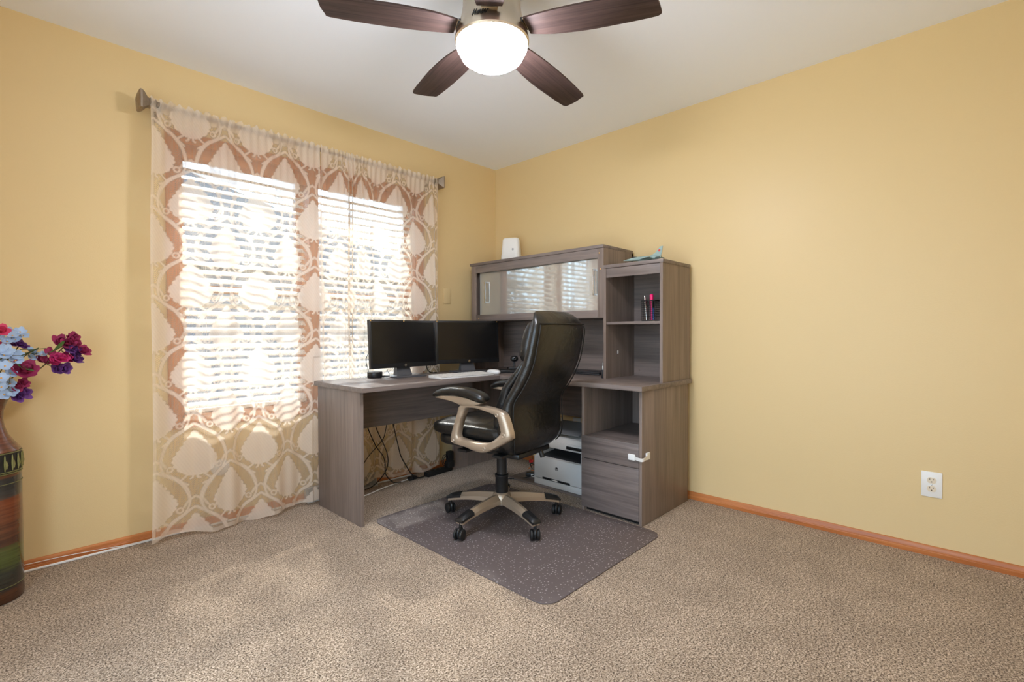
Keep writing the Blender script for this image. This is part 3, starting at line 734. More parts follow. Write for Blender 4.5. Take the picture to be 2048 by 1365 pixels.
B().box(X1-.12, X1, Y0, Y1, .198, .272, .004).done('rear_block', 'printer_plastic', pr)
B().prism([(X0+.03, .2005), (X1-.12, .203), (X1-.12, .24), (X1-.15, .215), (X0+.03, .204)], 'y', Y0+.036, Y1-.036).done('output_bin', 'dark_plastic', pr)
B().box(X0+.005, X1, Y0, Y1, .272, .318, .006).done('scanner_bed', 'printer_plastic', pr)
b = B(); b.prism([(X0+.01, .318), (X1, .318), (X1, .40), (X1-.08, .415), (X0+.11, .372), (X0+.02, .345)], 'y', Y0+.01, Y1-.01, .004); b.done('feeder_lid', 'printer_plastic', pr)
B().prism([(X0+.02, .372), (X0+.19, .425), (X0+.19, .431), (X0+.02, .378)], 'y', Y0+.05, Y1-.09).done('feeder_tray', 'grey_plastic', pr)
B().box(X0-.001, X0+.01, -1.22, -1.10, .285, .304, .002).done('control_panel', 'black_plastic', pr)
def pp(c): return WM[pr].inverted() @ Vector((X0-.0008-c.z, -1.022-c.x, .140+c.y))
hp_badge(pr, pp, .0125, 'dark_plastic', 'printer_plastic')

ps = thing('power_strip', 'black power strip on the carpet by the corner panel', 'power strip', (-.76, -.14, 0), R_(4))
B().box(-.10, .14, -.025, .025, 0, .035, .006).done('body', 'black_rubber', ps, local=True)
for k in range(4): B().box(-.075+k*.05, -.055+k*.05, -.008, .008, .0345, .0355).done('socket', 'dark_plastic', ps, local=True)
pl = thing('plug_adapter', 'stack of black plug adapters standing on the power strip', 'adapter', (-.655, -.165, .035))
B().box(-.03, .03, -.022, .022, 0, .05, .005).done('adapter_body', 'black_rubber', pl, local=True)
B().box(-.022, .026, -.018, .02, .05, .12, .005).done('adapter_body', 'black_rubber', pl, local=True)
for k, r in ((0, .04), (1, .03)):
    B().tube([Vector((-.045+r*math.cos(a)*.7, -.01*k, .06+r*math.sin(a))) for a in [2*PI*i/18 for i in range(18)]], .0025, 6, closed=True).done('coiled_wire', 'black_rubber', pl, local=True)
cable('power_cable', 'black cord hanging under the desk and crossing to the inline switch', [(-1.353, -.2, .47), (-1.345, -.2, .42), (-1.293, -.2, .307), (-1.243, -.2, .235), (-1.215, -.18, .176), (-1.205, -.17, .10), (-1.14, -.15, .03), (-1.08, -.13, .008), (-1.0, -.12, .008)], .0035, 'black_rubber')
cable('power_cable', 'black cord looping down behind the desk to the baseboard', [(-1.306, -.19, .47), (-1.27, -.19, .39), (-1.208, -.19, .252), (-1.195, -.18, .16), (-1.22, -.16, .09), (-1.28, -.145, .035), (-1.34, -.142, .02)], .0035, 'black_rubber')
cable('power_cable', 'black cord slanting across the other cords under the desk', [(-1.214, -.21, .47), (-1.24, -.21, .36), (-1.29, -.2, .3), (-1.335, -.185, .25), (-1.37, -.175, .2)], .003, 'black_rubber')
cable('power_cable', 'thick black cord drooping from the desk to the power strip', [(-1.168, -.2, .47), (-1.16, -.2, .42), (-1.125, -.2, .28), (-1.104, -.2, .206), (-1.04, -.18, .11), (-.98, -.16, .04), (-.92, -.15, .01), (-.86, -.145, .014), (-.83, -.14, .02)], .004, 'black_rubber')
isw = thing('inline_switch', 'small black inline power brick on the carpet under the desk', 'power brick', (-.965, -.125, 0), R_(8))
B().box(-.035, .035, -.016, .016, 0, .024, .005).done('body', 'black_rubber', isw, local=True)
for k in (-.012, .012): B().box(k-.004, k+.004, -.0165, .0165, .004, .0245, .001).done('rib', 'dark_plastic', isw, local=True)
cable('white_cable', 'white cable curving from under the desk end panel to the power brick', [(-1.60, -.235, .004), (-1.50, -.215, .004), (-1.36, -.20, .005), (-1.22, -.155, .005), (-1.08, -.128, .006), (-1.0, -.125, .01)], .0038, 'white_plastic')
cable('white_cable', 'flat white cable running along the oak baseboard below the curtain', [(-3.3, -.022, .005), (-2.9, -.022, .005), (-2.4, -.02, .005), (-2.0, -.021, .005), (-1.66, -.024, .006), (-1.4, -.024, .006), (-1.15, -.03, .006), (-.9, -.035, .006)], .0055, 'white_plastic', 3)
cable('thin_white_wire', 'thin white wire sagging over the baseboard beside the vase', [(-3.2, -.02, .040), (-2.86, -.02, .033), (-2.75, -.02, .028), (-2.62, -.024, .018), (-2.55, -.026, .012), (-2.3, -.03, .008)], .0016, 'white_plastic', 3)
pb = thing('power_adapter', 'black power adapter with a printed label behind the chair column', 'adapter', (-.335, -.72, 0), R_(-60))
B().box(-.055, .055, -.025, .025, 0, .035, .006).done('body', 'black_plastic', pb, local=True)
B().box(-.015, .03, -.0256, -.025, .006, .030).done('label_sticker', 'paper', pb, local=True, smooth=False)
tg = cable('power_cable', 'tangled black and orange wires beside the printer', [(-.33, -.70, .06), (-.30, -.66, .08), (-.25, -.68, .06), (-.28, -.73, .05), (-.36, -.75, .03), (-.42, -.70, .01), (-.48, -.64, .006), (-.52, -.60, .006), (-.55, -.63, .006)], .003, 'black_rubber')
B().tube(spline([(-.30, -.64, .04), (-.26, -.66, .07), (-.24, -.72, .06), (-.29, -.75, .04), (-.34, -.70, .05)], 5), .003, 6).done('orange_wire', 'oak_x', tg)
rt = thing('red_tag', 'small red plastic tag hanging at the printer edge', 'tag', (-.46, -.812, .155))
B().box(-.475, -.455, -.822, -.800, .150, .168, .002).done('tab', 'red', rt); B().tube([(-.455, -.811, .163), (-.44, -.80, .19), (-.42, -.79, .2)], .0015, 5).done('string', 'black_rubber', rt)

# register under the window
rg = thing('floor_register', 'grey metal baseboard heat register beneath the curtain', 'register', (-1.44, -.016, 0))
B().prism([(-.014, 0), (-.065, 0), (-.065, .008), (-.03, .08), (-.014, .085)], 'x', -1.682, -1.676).prism([(-.014, 0), (-.065, 0), (-.065, .008), (-.03, .08), (-.014, .085)], 'x', -1.206, -1.20).done('end_cap', 'register_metal', rg)
B().box(-1.676, -1.206, -.022, -.015, 0, .085).done('back_plate', 'grey_plastic', rg); B().box(-1.68, -1.202, -.068, -.05, 0, .009).box(-1.68, -1.202, -.032, -.014, .078, .086).done('frame', 'register_metal', rg)
fin = None
for k in range(46):
    if fin is None:
        fin = B().prism([(-.006, .008), (-.048, .008), (-.018, .078), (-.006, .078)], 'x', -.0014, .0014).done('fin', 'register_metal', rg, local=True, smooth=False); o = fin
    else: o = fin.copy(); COL.objects.link(o)
    o.location = (-.231+k*.0102, 0, 0)

# ------------------------------------------------------------------ wall plates
def outlet(label, place, grp=None):
    t = thing('wall_outlet', label, 'outlet', place(Vector((0, 0, 0)))); inv = WM[t].inverted()
    def put(b): 
        for v in b.bm.verts: v.co = inv @ place(v.co)
        return b
    put(B().box(-.0375, .0375, -.0585, .0585, 0, .0055, .002)).done('cover_plate', 'white_plastic', t, local=True)
    for zc in (.0195, -.0195):
        b = B(); b.prism([(.0165*math.cos(a), zc+max(-.0138, min(.0138, .0168*math.sin(a)))) for a in [2*PI*k/28 for k in range(28)]], 'z', .004, .0072)
        rc = put(b).done('receptacle', 'almond_plastic', t, local=True)
        b = B(); b.box(-.0075, -.0055, zc+.001, zc+.009, .006, .0076); b.box(.0055, .0075, zc+.002, zc+.008, .006, .0076)
        b.lathe([(.0025, .006), (.0025, .0076)], (0, zc-.0065, 0), 10)
        put(b).done('slots', 'slot', rc, local=True, smooth=False)
    put(B().lathe([(.003, .005), (.003, .0065), (.001, .007)], (0, 0, 0), 10)).done('screw', 'steel', t, local=True)
outlet('white duplex outlet on the bare wall above the oak baseboard', lambda c: Vector((-c.z, -2.873-c.x, .331+c.y)))
outlet('white duplex outlet on the wall behind the printer', lambda c: Vector((-c.z, -.86-c.x, .345+c.y)))
bp_ = thing('blank_cover_plate', 'blank wall plate painted tan beside the curtain', 'wall plate', (-.54, 0, 1.33))
B().box(-.577, -.505, -.006, 0, 1.272, 1.388, .002).done('plate', 'wall_paint', bp_)
for z in (1.30, 1.36): B().ball((-.541, -.006, z), (.003, .0015, .003), 8, 6).done('screw', 'wall_paint', bp_)
rp = thing('cable_wall_plate', 'round grey white wall plate glimpsed through the curtain', 'wall plate', (-2.14, 0, .305))
B().lathe([(.045, 0), (.045, -.008), (.04, -.012), (.001, -.013)], (-2.14, 0, .305), 28, 'y').done('plate', 'offwhite_plastic', rp)
for dx, dz in ((-.006, .006), (.006, .006), (0, -.007)): B().lathe([(.0025, -.012), (.0025, -.0145), (.001, -.0146)], (-2.14+dx, 0, .305+dz), 8, 'y').done('hole', 'slot', rp)

# ------------------------------------------------------------------ chair mat
cmt = thing('chair_mat', 'translucent grey vinyl chair mat on the carpet under the office chair', 'chair mat', (-1.085, -1.23, 0))
def rrect(x0, x1, y0, y1, r, n=6):
    p = []
    for cx, cy, a in ((x1-r, y1-r, 0), (x0+r, y1-r, 90), (x0+r, y0+r, 180), (x1-r, y0+r, 270)):
        p += [(cx+r*math.cos(R_(a+90*k/n)), cy+r*math.sin(R_(a+90*k/n))) for k in range(n+1)]
    return p
B().prism(rrect(-1.56, -.63, -1.86, -.60, .07), 'z', .0015, .005, .0012).done('sheet', 'mat_vinyl', cmt)

# ------------------------------------------------------------------ office chair (front = local +y)
ch = thing('office_chair', 'black leather executive office chair with champagne armrests on the mat', 'office chair', (-1.07, -1.13, .005), R_(8))
zf = -.005                              # heights below are above the carpet
def cz(z): return z+zf
def interp(tab, z):
    zs = [t[0] for t in tab]
    for i in range(len(tab)-1):
        if zs[i] <= z <= zs[i+1]:
            t = (z-zs[i])/(zs[i+1]-zs[i]); t = t
            return [a+(b-a)*t for a, b in zip(tab[i][1:], tab[i+1][1:])]
    return list(tab[-1][1:] if z > zs[-1] else tab[0][1:])
def back_ring(z, hw, yr, yf, e, n=40):
    sg = lambda v: math.copysign(abs(v)**e, v)
    ym, hd = (yr+yf)/2, (yf-yr)/2
    out = []
    for k in range(n):
        a = 2*PI*k/n; x = hw*sg(math.cos(a)); y = ym+hd*sg(math.sin(a))
        y += -.022*(1-(x/hw)**2)*(1 if math.sin(a) < 0 else .4)+.012      # gently bowed towards the rear
        out.append((x, y, cz(z)))
    return out
# z, half width, rear y, front y
SH = [(.425, .150, -.195, -.165), (.437, .200, -.228, -.15), (.46, .232, -.246, -.145), (.50, .245, -.260, -.146), (.56, .250, -.258, -.150), (.62, .250, -.254, -.162), (.67, .250, -.254, -.182), (.70, .249, -.260, -.197), (.745, .247, -.291, -.222),
      (.79, .246, -.322, -.250), (.84, .245, -.349, -.278), (.89, .245, -.370, -.304), (.94, .245, -.382, -.324), (1.0, .244, -.394, -.340), (1.05, .239, -.402, -.350), (1.085, .230, -.399, -.354), (1.115, .210, -.380, -.350), (1.135, .184, -.360, -.340), (1.147, .145, -.346, -.328)]
B().loft([back_ring(z, hw, yr, yf, .42) for z, hw, yr, yf in SH]).done('backrest_shell', 'black_leather', ch, local=True, angle=70)
LC = [(.50, .16, -.16, -.115), (.52, .195, -.165, -.095), (.58, .205, -.165, -.092), (.665, .207, -.19, -.108), (.765, .207, -.225, -.148), (.803, .206, -.26, -.176), (.85, .204, -.29, -.226), (.895, .198, -.31, -.266), (.915, .17, -.32, -.290)]
B().loft([back_ring(z, hw, yr, yf, .55) for z, hw, yr, yf in LC]).done('back_cushion', 'black_leather', ch, local=True, angle=70)
HC = [(.89, .15, -.325, -.280), (.905, .19, -.33, -.256), (.93, .202, -.335, -.248), (.965, .204, -.345, -.254), (1.0, .204, -.35, -.262), (1.046, .200, -.36, -.276), (1.085, .19, -.365, -.296), (1.108, .16, -.36, -.325)]
B().loft([back_ring(z, hw, yr, yf, .55) for z, hw, yr, yf in HC]).done('headrest_cushion', 'black_leather', ch, local=True, angle=70)
def on_rear(z, fx):
    hw, yr, yf = interp(SH, z); x = fx*hw
    return (x, yr-.022*(1-fx*fx)+.010, cz(z))
for s in (-1, 1):
    pts = [on_rear(z, s*.93) for z in (.445, .48, .55, .63, .70, .76, .83, .90, .97, 1.04, 1.075)]
    B().tube(spline(pts, 4), .0035, 6).done('piping', 'black_rubber', ch, local=True)
B().tube(spline([on_rear(1.083, fx) for fx in (-.95, -.7, -.4, 0, .4, .7, .95)], 4), .003, 6).done('piping', 'black_rubber', ch, local=True)
# seat
B().ball((0, .030, cz(.468)), (.234, .262, .036), 48, 14, .45, .35).done('seat_base', 'black_leather', ch, local=True, angle=70)
b = B(); b.ball((0, .052, cz(.525)), (.242, .296, .042), 56, 16, .55, .38)
for v in b.bm.verts:
    if v.co.z > cz(.52): v.co.z += .024*max(0, 1-(v.co.x/.242)**2)*max(0, 1-((v.co.y-.045)/.285)**2)+.006*math.cos(v.co.x*52)*max(0, 1-(abs(v.co.y-.045)/.285)**2)
b.done('seat_cushion', 'black_leather', ch, local=True, angle=70)
B().box(-.11, .11, -.13, .12, cz(.395), cz(.428), .008).done('tilt_mechanism', 'black_plastic', ch, local=True)
B().box(-.15, .15, -.22, -.10, cz(.40), cz(.43), .01).done('back_bracket', 'black_plastic', ch, local=True)
lv = B().tube([(.10, -.02, cz(.41)), (.20, -.05, cz(.405)), (.235, -.055, cz(.395))], .006, 8).done('lift_lever', 'black_plastic', ch, local=True)
B().tube([(.055, -.20, cz(.42)), (.06, -.215, cz(.405)), (.066, -.225, cz(.375))], [(.012, .008), (.013, .009), (.014, .009)], 10).done('recline_lever', 'black_plastic', ch, local=True)
# armrests
AO = [(.044, .679), (-.057, .683), (-.149, .676), (-.213, .663), (-.239, .642), (-.271, .555), (-.261, .532), (-.159, .473), (-.108, .452), (-.055, .450), (.022, .464), (.100, .472), (.116, .491), (.101, .547), (.072, .617)]
AI = [(.009, .660), (-.038, .667), (-.094, .661), (-.167, .645), (-.187, .630), (-.208, .567), (-.205, .553), (-.148, .509), (-.093, .496), (-.036, .495), (.041, .503), (.062, .513), (.053, .562), (.029, .624)]
def resample(pts, n):
    P = spline([(0, a, c) for a, c in pts], 5, closed=True)
    c = sum(P, Vector())/len(P)
    c = Vector((0, -.075, .578))
    out = []
    ang = [math.atan2(p.z-c.z, p.y-c.y) for p in P]
    for k in range(n):
        a = -PI+2*PI*k/n; best = None
        for i in range(len(P)):
            a0, a1 = ang[i], ang[(i+1) % len(P)]; d = (a1-a0+PI) % (2*PI)-PI; e = (a-a0+PI) % (2*PI)-PI
            if (d > 0 and 0 <= e <= d) or (d < 0 and d <= e <= 0):
                t = e/d if d else 0; best = P[i].lerp(P[(i+1) % len(P)], t); break
        out.append(best if best else P[0])
    return out
ro, ri = resample(AO, 64), resample(AI, 64)
for s in (-1, 1):
    xc = -.272 if s < 0 else .222; rings = []
    prof = [(0, -.018), (0, .012), (.12, .020), (.5, .0225), (.88, .020), (1, .012), (1, -.018), (.88, -.022), (.12, -.022)]
    for o_, i_ in zip(ro, ri):
        rings.append([(xc+s*dx, o_.y+(i_.y-o_.y)*t+(.045 if s > 0 else 0), cz(o_.z+(i_.z-o_.z)*t)) for t, dx in prof])
    arm = B().loft(rings, close=True).done('armrest_frame', 'champagne', ch, local=True, angle=50)
    for yy, zz in ((-.192, .645), (-.233, .553), (-.113, .473), (.091, .489)):
        B().lathe([(.010, .016), (.010, .0245), (.0075, .026), (.006, .024), (.001, .024)] if s > 0 else [(.010, -.016), (.010, -.0245), (.0075, -.026), (.006, -.024), (.001, -.024)], (xc, yy, cz(zz)), 16, 'x').done('bolt', 'champagne', arm, local=True)
    sup = [(.222, .704), (.17, .714), (.08, .721), (.005, .713), (-.06, .700), (-.098, .696), (-.085, .688), (-.04, .680), (.044, .673), (.076, .690), (.112, .697), (.205, .698)]
    B().prism([(a, cz(c)) for a, c in sup], 'x', xc-.024, xc+.024, .004).done('pad_support', 'champagne', ch, local=True, angle=50)
    cl = [(.237, .711, .005), (.228, .716, .012), (.20, .725, .018), (.15, .738, .020), (.10, .743, .0215), (.03, .742, .0235), (-.02, .737, .0235), (-.06, .728, .0245), (-.09, .721, .021), (-.108, .716, .014), (-.115, .714, .006)]
    rings = []
    for y, z, hh in cl:
        hw = .040*min(1, .35+hh/.03)
        rings.append([(xc+hw*math.copysign(abs(math.cos(t))**.7, math.cos(t)), y, cz(z+hh*math.copysign(abs(math.sin(t))**.8, math.sin(t)))) for t in [2*PI*k/20 for k in range(20)]])
    B().loft(rings).done('armrest_pad', 'black_leather', ch, local=True, angle=70)
    B().box(min(xc-s*.02, xc-s*.20), max(xc-s*.02, xc-s*.20), -.19, -.13, cz(.425), cz(.437)).box(min(xc-s*.02, xc-s*.2), max(xc-s*.02, xc-s*.2), .04, .1, cz(.425), cz(.437)).done('arm_bracket', 'black_plastic', ch, local=True)
# column
B().lathe([(.033, .10), (.036, .13), (.035, .245), (.038, .25), (.038, .262), (.03, .266)], (0, 0, zf), 28).done('column_sleeve', 'black_plastic', ch, local=True)
B().lathe([(.028, .26), (.028, .40), (.03, .405)], (0, 0, zf), 28).done('gas_lift', 'black_plastic', ch, local=True)
B().lathe([(.036, .098), (.052, .104), (.054, .135), (.046, .158), (.036, .166)], (0, 0, zf), 30).done('hub', 'champagne', ch, local=True)
leg0 = []
def leg_sec(r):
    t = (r-.03)/.295; zt = .160-.012*t-.036*t**2.2; hgt = .050-.020*t; wt_ = .031-.008*t
    zb = zt-hgt
    return zt, zb, wt_
for k in range(5):
    a = R_(38.6-8+72*k+1.5); Mz = Matrix.Rotation(a, 4, 'Z')
    def tr(b): b.bm.transform(Mz); return b
    rings = []
    for i in range(13):
        r = .03+.295*i/12; zt, zb, wd = leg_sec(r)
        rings.append([(r, -wd, cz(zb)), (r, -wd*.95, cz(zb+.5*(zt-zb))), (r, -wd*.42, cz(zt-.006)), (r, -wd*.25, cz(zt)), (r, wd*.25, cz(zt)), (r, wd*.42, cz(zt-.006)), (r, wd*.95, cz(zb+.5*(zt-zb))), (r, wd, cz(zb))])
    lg = tr(B().loft(rings)).done('leg', 'champagne', ch, local=True, angle=30)
    rings = []
    for r, g in ((.245, -.001), (.25, .0035), (.285, .005), (.315, .004), (.330, -.002), (.335, -.012)):
        zt, zb, wd = leg_sec(min(r, .325)); zb2 = zb+.012
        rings.append([(r, -wd-.003, cz(zb2)), (r, -wd-.002, cz(zb2+.6*(zt-zb2))), (r, -wd*.5, cz(zt+g)), (r, wd*.5, cz(zt+g)), (r, wd+.002, cz(zb2+.6*(zt-zb2))), (r, wd+.003, cz(zb2))])
    tr(B().loft(rings)).done('leg_cap', 'black_plastic', lg, local=True, angle=40)
    # caster
    yaw_c = R_([10, -35, 15, 150, 60][k]); cx, cy = .318, 0
    Mc = Mz @ Matrix.Translation((cx, cy, 0)) @ Matrix.Rotation(yaw_c, 4, 'Z')
    b = B(); b.tube([(0, 0, cz(.05)), (0, 0, cz(.09))], .008, 10); b.ball((.006, 0, cz(.040)), (.027, .011, .029), 16, 10, .8, .8); b.bm.transform(Mc)
    cs = b.done('caster', 'black_plastic', ch, local=True)
    for s in (-1, 1):
        b = B(); b.lathe([(.004, s*.026), (.02, s*.0255), (.0265, s*.022), (.0278, s*.017), (.0265, s*.011), (.004, s*.0105)], (.010, 0, cz(.0335)), 24, 'y'); b.bm.transform(Mc)
        b.done('wheel', 'black_rubber', cs, local=True)

# ------------------------------------------------------------------ ceiling fan
FC = Vector((-1.699, -1.716, 0))
fan = thing('ceiling_fan', 'brushed nickel ceiling fan with dark wood blades and a lit glass bowl', 'ceiling fan', (FC.x, FC.y, H))
c = (FC.x, FC.y, 0)
B().lathe([(.075, 2.44), (.078, 2.42), (.07, 2.385), (.04, 2.365), (.018, 2.36)], c, 36).done('canopy', 'nickel', fan)
B().lathe([(.0135, 2.37), (.0135, 2.29)], c, 16).done('downrod', 'nickel', fan)
B().lathe([(.03, 2.36), (.075, 2.355), (.100, 2.335), (.106, 2.30), (.106, 2.235), (.110, 2.205), (.117, 2.180), (.128, 2.150), (.1355, 2.125), (.137, 2.110), (.131, 2.104)], c, 56).done('motor_housing', 'nickel', fan)
for ang in (-66.5, 5, 78, 150):
    a = R_(ang); b = B(); b.box(.112, .130, -.030, .030, 2.145, 2.160, .003); b.bm.transform(Matrix.Translation(c) @ Matrix.Rotation(a, 4, 'Z')); b.done('blade_slot', 'dark_plastic', fan)
B().lathe([(.1305, 2.108), (.1315, 2.098), (.1285, 2.086), (.122, 2.079), (.1215, 2.074), (.112, 2.055), (.092, 2.040), (.06, 2.031), (.03, 2.028), (.002, 2.027)], c, 48).done('glass_bowl', 'lit_glass', fan)
for k, (ang, droop) in enumerate(((-66.5, -3.0), (5, -3.8), (78, .4), (150, -1.5), (222, 2.5))):
    Mb = Matrix.Translation((FC.x, FC.y, 2.152)) @ Matrix.Rotation(R_(ang), 4, 'Z') @ Matrix.Rotation(R_(-droop), 4, 'Y')
    lead = spline([(.135, .045, 0), (.22, .066, 0), (.34, .076, 0), (.46, .073, 0), (.565, .066, 0), (.592, .060, 0), (.598, .050, 0)], 4)
    tip = spline([(.598, .050, 0), (.592, .0, 0), (.577, -.044, 0)], 4)
    trail = spline([(.577, -.044, 0), (.565, -.053, 0), (.45, -.060, 0), (.32, -.060, 0), (.2, -.052, 0), (.135, -.043, 0)], 4)
    poly = [(p.x, p.y) for p in lead[:-1]+tip[:-1]+trail]
    Mp = Mb @ Matrix.Rotation(R_(-3), 4, 'X')
    bl = B().prism(poly, 'z', -.003, .003, .0012)
    bo_ = bl.done('blade', 'blade_wood', fan, local=True)
    bo_.matrix_local = WM[fan].inverted() @ Mp
    b = B(); b.prism([(.09, -.02), (.09, .02), (.14, .034), (.185, .028), (.185, -.028), (.14, -.034)], 'z', .0032, .008, .001)
    br = b.done('blade_iron', 'nickel', bo_, local=True)
def on_housing(cc):
    z = 2.146+cc.y*1.8; rad = (.128-(z-2.15)*.367 if z > 2.15 else .128-(z-2.15)*.30)+.0022
    th = R_(225.9)+R_(-19)+cc.x/.128
    return Vector(((rad+cc.z)*math.cos(th), (rad+cc.z)*math.sin(th), z-H))
text_mesh('maker_script', 'Hunter', .0195, .0012, 'black_plastic', fan, .45, on_housing)

# ------------------------------------------------------------------ floor vase and silk flowers
VX, VY = -3.012, -.232
vs = thing('floor_vase', 'tall lacquered floor vase with brown and green bands by the wall', 'vase', (VX, VY, 0))
B().lathe([(.085, 0), (.098, .003), (.100, .02), (.0985, .045), (.0985, .3), (.0975, .585)], (0, 0, 0), 48).done('body', 'vase_lacquer', vs, local=True)
B().lathe([(.0975, .585), (.095, .592), (.078, .617), (.062, .647), (.052, .68), (.049, .71), (.051, .742), (.060, .772), (.071, .792), (.066, .793), (.055, .77), (.045, .71)], (0, 0, 0), 48, cap=False).done('neck', 'vase_lacquer', vs, local=True)
B().lathe([(.0985, .498), (.0985, .584)], (0, 0, 0), 48, cap=False).done('band', 'vase_dark', vs, local=True)
b = B()
for k in range(24):
    a = 2*PI*k/24
    for (da, z0, z1, r) in ((0, .512, .572, .003), (.05, .520, .55, .004)):
        b.tube([(.1*math.cos(a+da), .1*math.sin(a+da), z) for z in (z0, (z0+z1)/2, z1)], [r*.6, r*1.5, r*.6], 6)
b.done('band_relief', 'vase_band', vs, local=True)
for z in (.500, .507, .580, .462, .062):
    B().tube([(.099*math.cos(t), .099*math.sin(t), z) for t in [2*PI*k/48 for k in range(48)]], .0022 if z > .49 else .0014, 6, closed=True).done('band_ring', 'vase_band', vs, local=True)

def petal(b, M, L, W, cup):
    g = []
    for i in range(5):
        t = i/4; hw = W*math.sin(PI*min(.97, .12+t*.80))**.8
        g.append([b.bm.verts.new(M @ Vector((t*L, hw*s, cup*L*(t*t)+.25*abs(s)*W*cup+(.02*L if s else 0)))) for s in (-1, 0, 1)])
    for i in range(4):
        for j in range(2): b.bm.faces.new((g[i][j], g[i+1][j], g[i+1][j+1], g[i][j+1]))
def blossom(par, pos, nrm, size, mat, n=5, layers=1, centre=True):
    q = Vector(nrm).to_track_quat('Z', 'Y').to_matrix().to_4x4(); b = B(); base = Matrix.Translation(pos) @ q
    for l in range(layers):
        for k in range(n):
            M = base @ Matrix.Rotation(2*PI*(k+l*.5)/n+random.uniform(-.15, .15), 4, 'Z') @ Matrix.Rotation(-(.15+.55*l)*random.uniform(.7, 1.2), 4, 'Y')
            petal(b, M, size*(1-.22*l)*random.uniform(.88, 1.1), size*.48*(1-.15*l), .35+.15*l)
    o = b.done('blossom', mat, par, angle=180)
    if centre:
        c = B(); c.ball(base @ Vector((0, 0, size*.08)), (size*.13,)*3, 8, 6); c.done('blossom_centre', 'stamen', o)
def leaf_(par, pos, d, L):
    b = B(); q = Vector(d).to_track_quat('X', 'Z').to_matrix().to_4x4(); petal(b, Matrix.Translation(pos) @ q, L, L*.28, .15); b.done('leaf', 'leaf', par, angle=180)
def px(x, y, Y):
    d = f_+(x-1024)/FPX*r2-(y-682.5)/FPX*u2; t = (Y-CAM.y)/d.y; return CAM+d*t
toCam = (CAM-Vector((VX, VY, .9))).normalized()
mouth = Vector((VX, VY, .76))
def spray(name, label, group, mat, stations, size, layers=1, leaves=(), stem_via=None, n=5, centre=True, mats=None):
    t = thing(name, label, 'flower', mouth+Vector((random.uniform(-.02, .02), random.uniform(-.02, .02), 0)), 0, group)
    pts = [px(*q) for q in stations]; tip = pts[0]
    start = Vector(t.location); mid = start.lerp(tip, .5)+Vector((0, 0, .03))
    if stem_via: mid = px(*stem_via)
    sp = spline([start-Vector((0, 0, .15)), start, mid, tip], 5)
    B().tube(sp, .0022, 6).done('stem', 'stem', t)
    for i, p in enumerate(pts):
        nr = (toCam*.9+(p-mouth).normalized()*.7+Vector((random.uniform(-.4, .4), random.uniform(-.4, .4), random.uniform(-.3, .5)))).normalized()
        if i:
            j = min(sp, key=lambda s: (s-p).length); B().tube([j, p-nr*.004], .0012, 5).done('twig', 'stem', t)
        blossom(t, p, nr, size*1.18*random.uniform(.9, 1.1), mats[i] if mats else mat, n, layers, centre)
    for q, d, L in leaves:
        p = px(*q); j = min(sp, key=lambda s: (s-p).length); B().tube([j, p], .001, 5).done('twig', 'stem', t)
        leaf_(t, p, Vector(d), L)
random.seed(3)
spray('blue_flower_spray', 'pale blue silk blossom spray with amber centres, low over the vase rim', None, 'petal_blue', [(20, 768, -.30), (3, 775, -.33), (20, 748, -.31), (8, 790, -.3), (2, 757, -.34), (22, 785, -.29)], .019)
spray('blue_flower_spray', 'pale blue silk blossom spray in the middle of the bouquet', None, 'petal_blue', [(8, 711, -.31), (12, 703, -.3), (33, 712, -.28), (10, 733, -.32), (-6, 722, -.3), (2, 700, -.29), (30, 722, -.29)], .021, leaves=[((40, 700, -.27), (.9, .1, -.1), .075), ((35, 728, -.30), (.4, -.3, -.4), .06), ((44, 712, -.29), (.7, -.3, .3), .06)])
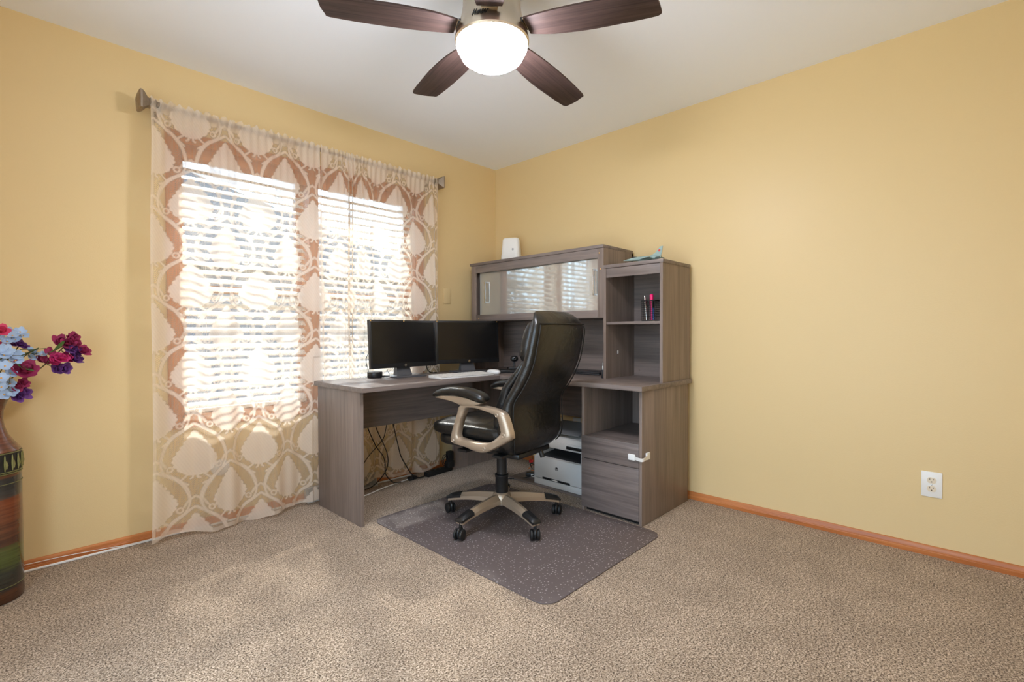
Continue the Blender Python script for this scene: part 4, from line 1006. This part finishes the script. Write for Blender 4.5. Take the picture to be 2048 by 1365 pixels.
spray('blue_flower_spray', 'pale blue silk blossom spray at the top of the bouquet', None, 'petal_blue', [(25, 672, -.24), (40, 665, -.22), (14, 684, -.25), (30, 680, -.24), (16, 664, -.22), (-4, 676, -.24), (46, 672, -.2)], .018)
spray('blue_flower_spray', 'pale blue silk blossoms reaching out from leaves towards the curtain', None, 'petal_blue', [(62, 703, -.25), (70, 709, -.24), (84, 711, -.23), (63, 717, -.24)], .015, leaves=[((50, 706, -.25), (.6, -.2, -.2), .04)])
spray('burgundy_rose', 'large ruffled burgundy silk rose at the side of the bouquet', None, 'petal_burgundy', [(48, 744, -.29)], .040, layers=4, n=6, centre=False)
spray('burgundy_rose', 'small burgundy silk rose bud drooping below the ruffled rose', None, 'petal_burgundy', [(45, 768, -.27), (33, 776, -.28)], .020, layers=2, centre=False)
spray('purple_flower', 'deep purple silk flower hanging over the vase rim', None, 'petal_purple', [(35, 793, -.28), (44, 788, -.27)], .026, layers=2, centre=False)
spray('purple_flower', 'dark purple silk buds tucked behind the blue blossoms', None, 'petal_purple', [(40, 690, -.2), (48, 696, -.2), (27, 688, -.2)], .016, layers=2, centre=False)
spray('pink_flower', 'bright pink silk tulip at the top of the bouquet', None, 'petal_pink', [(2, 664, -.27), (0, 695, -.25)], .025, layers=2, centre=False)
spray('magenta_flower_branch', 'long branch of magenta and purple silk blossoms leaning towards the curtain', None, 'petal_magenta',
      [(140, 682, -.22), (150, 689, -.22), (134, 690, -.23), (118, 685, -.21), (165, 704, -.22), (146, 677, -.21), (138, 700, -.23), (112, 718, -.24), (122, 720, -.25), (104, 722, -.24), (130, 718, -.23), (150, 703, -.22), (145, 712, -.21), (150, 722, -.22), (128, 738, -.23), (113, 738, -.23)], .025, layers=2,
      leaves=[((124, 692, -.25), (-.5, -.2, -.5), .05), ((128, 683, -.25), (-.3, -.2, -.5), .05)], stem_via=(75, 742, -.24), centre=False,
      mats=['petal_burgundy']*6+['petal_purple']+['petal_magenta']*4+['petal_purple']*5)
spray('magenta_flower_branch', 'short branch of burgundy silk petals beside the blue blossoms', None, 'petal_burgundy', [(98, 707, -.22), (80, 721, -.23), (88, 722, -.23)], .021, layers=1, centre=False)
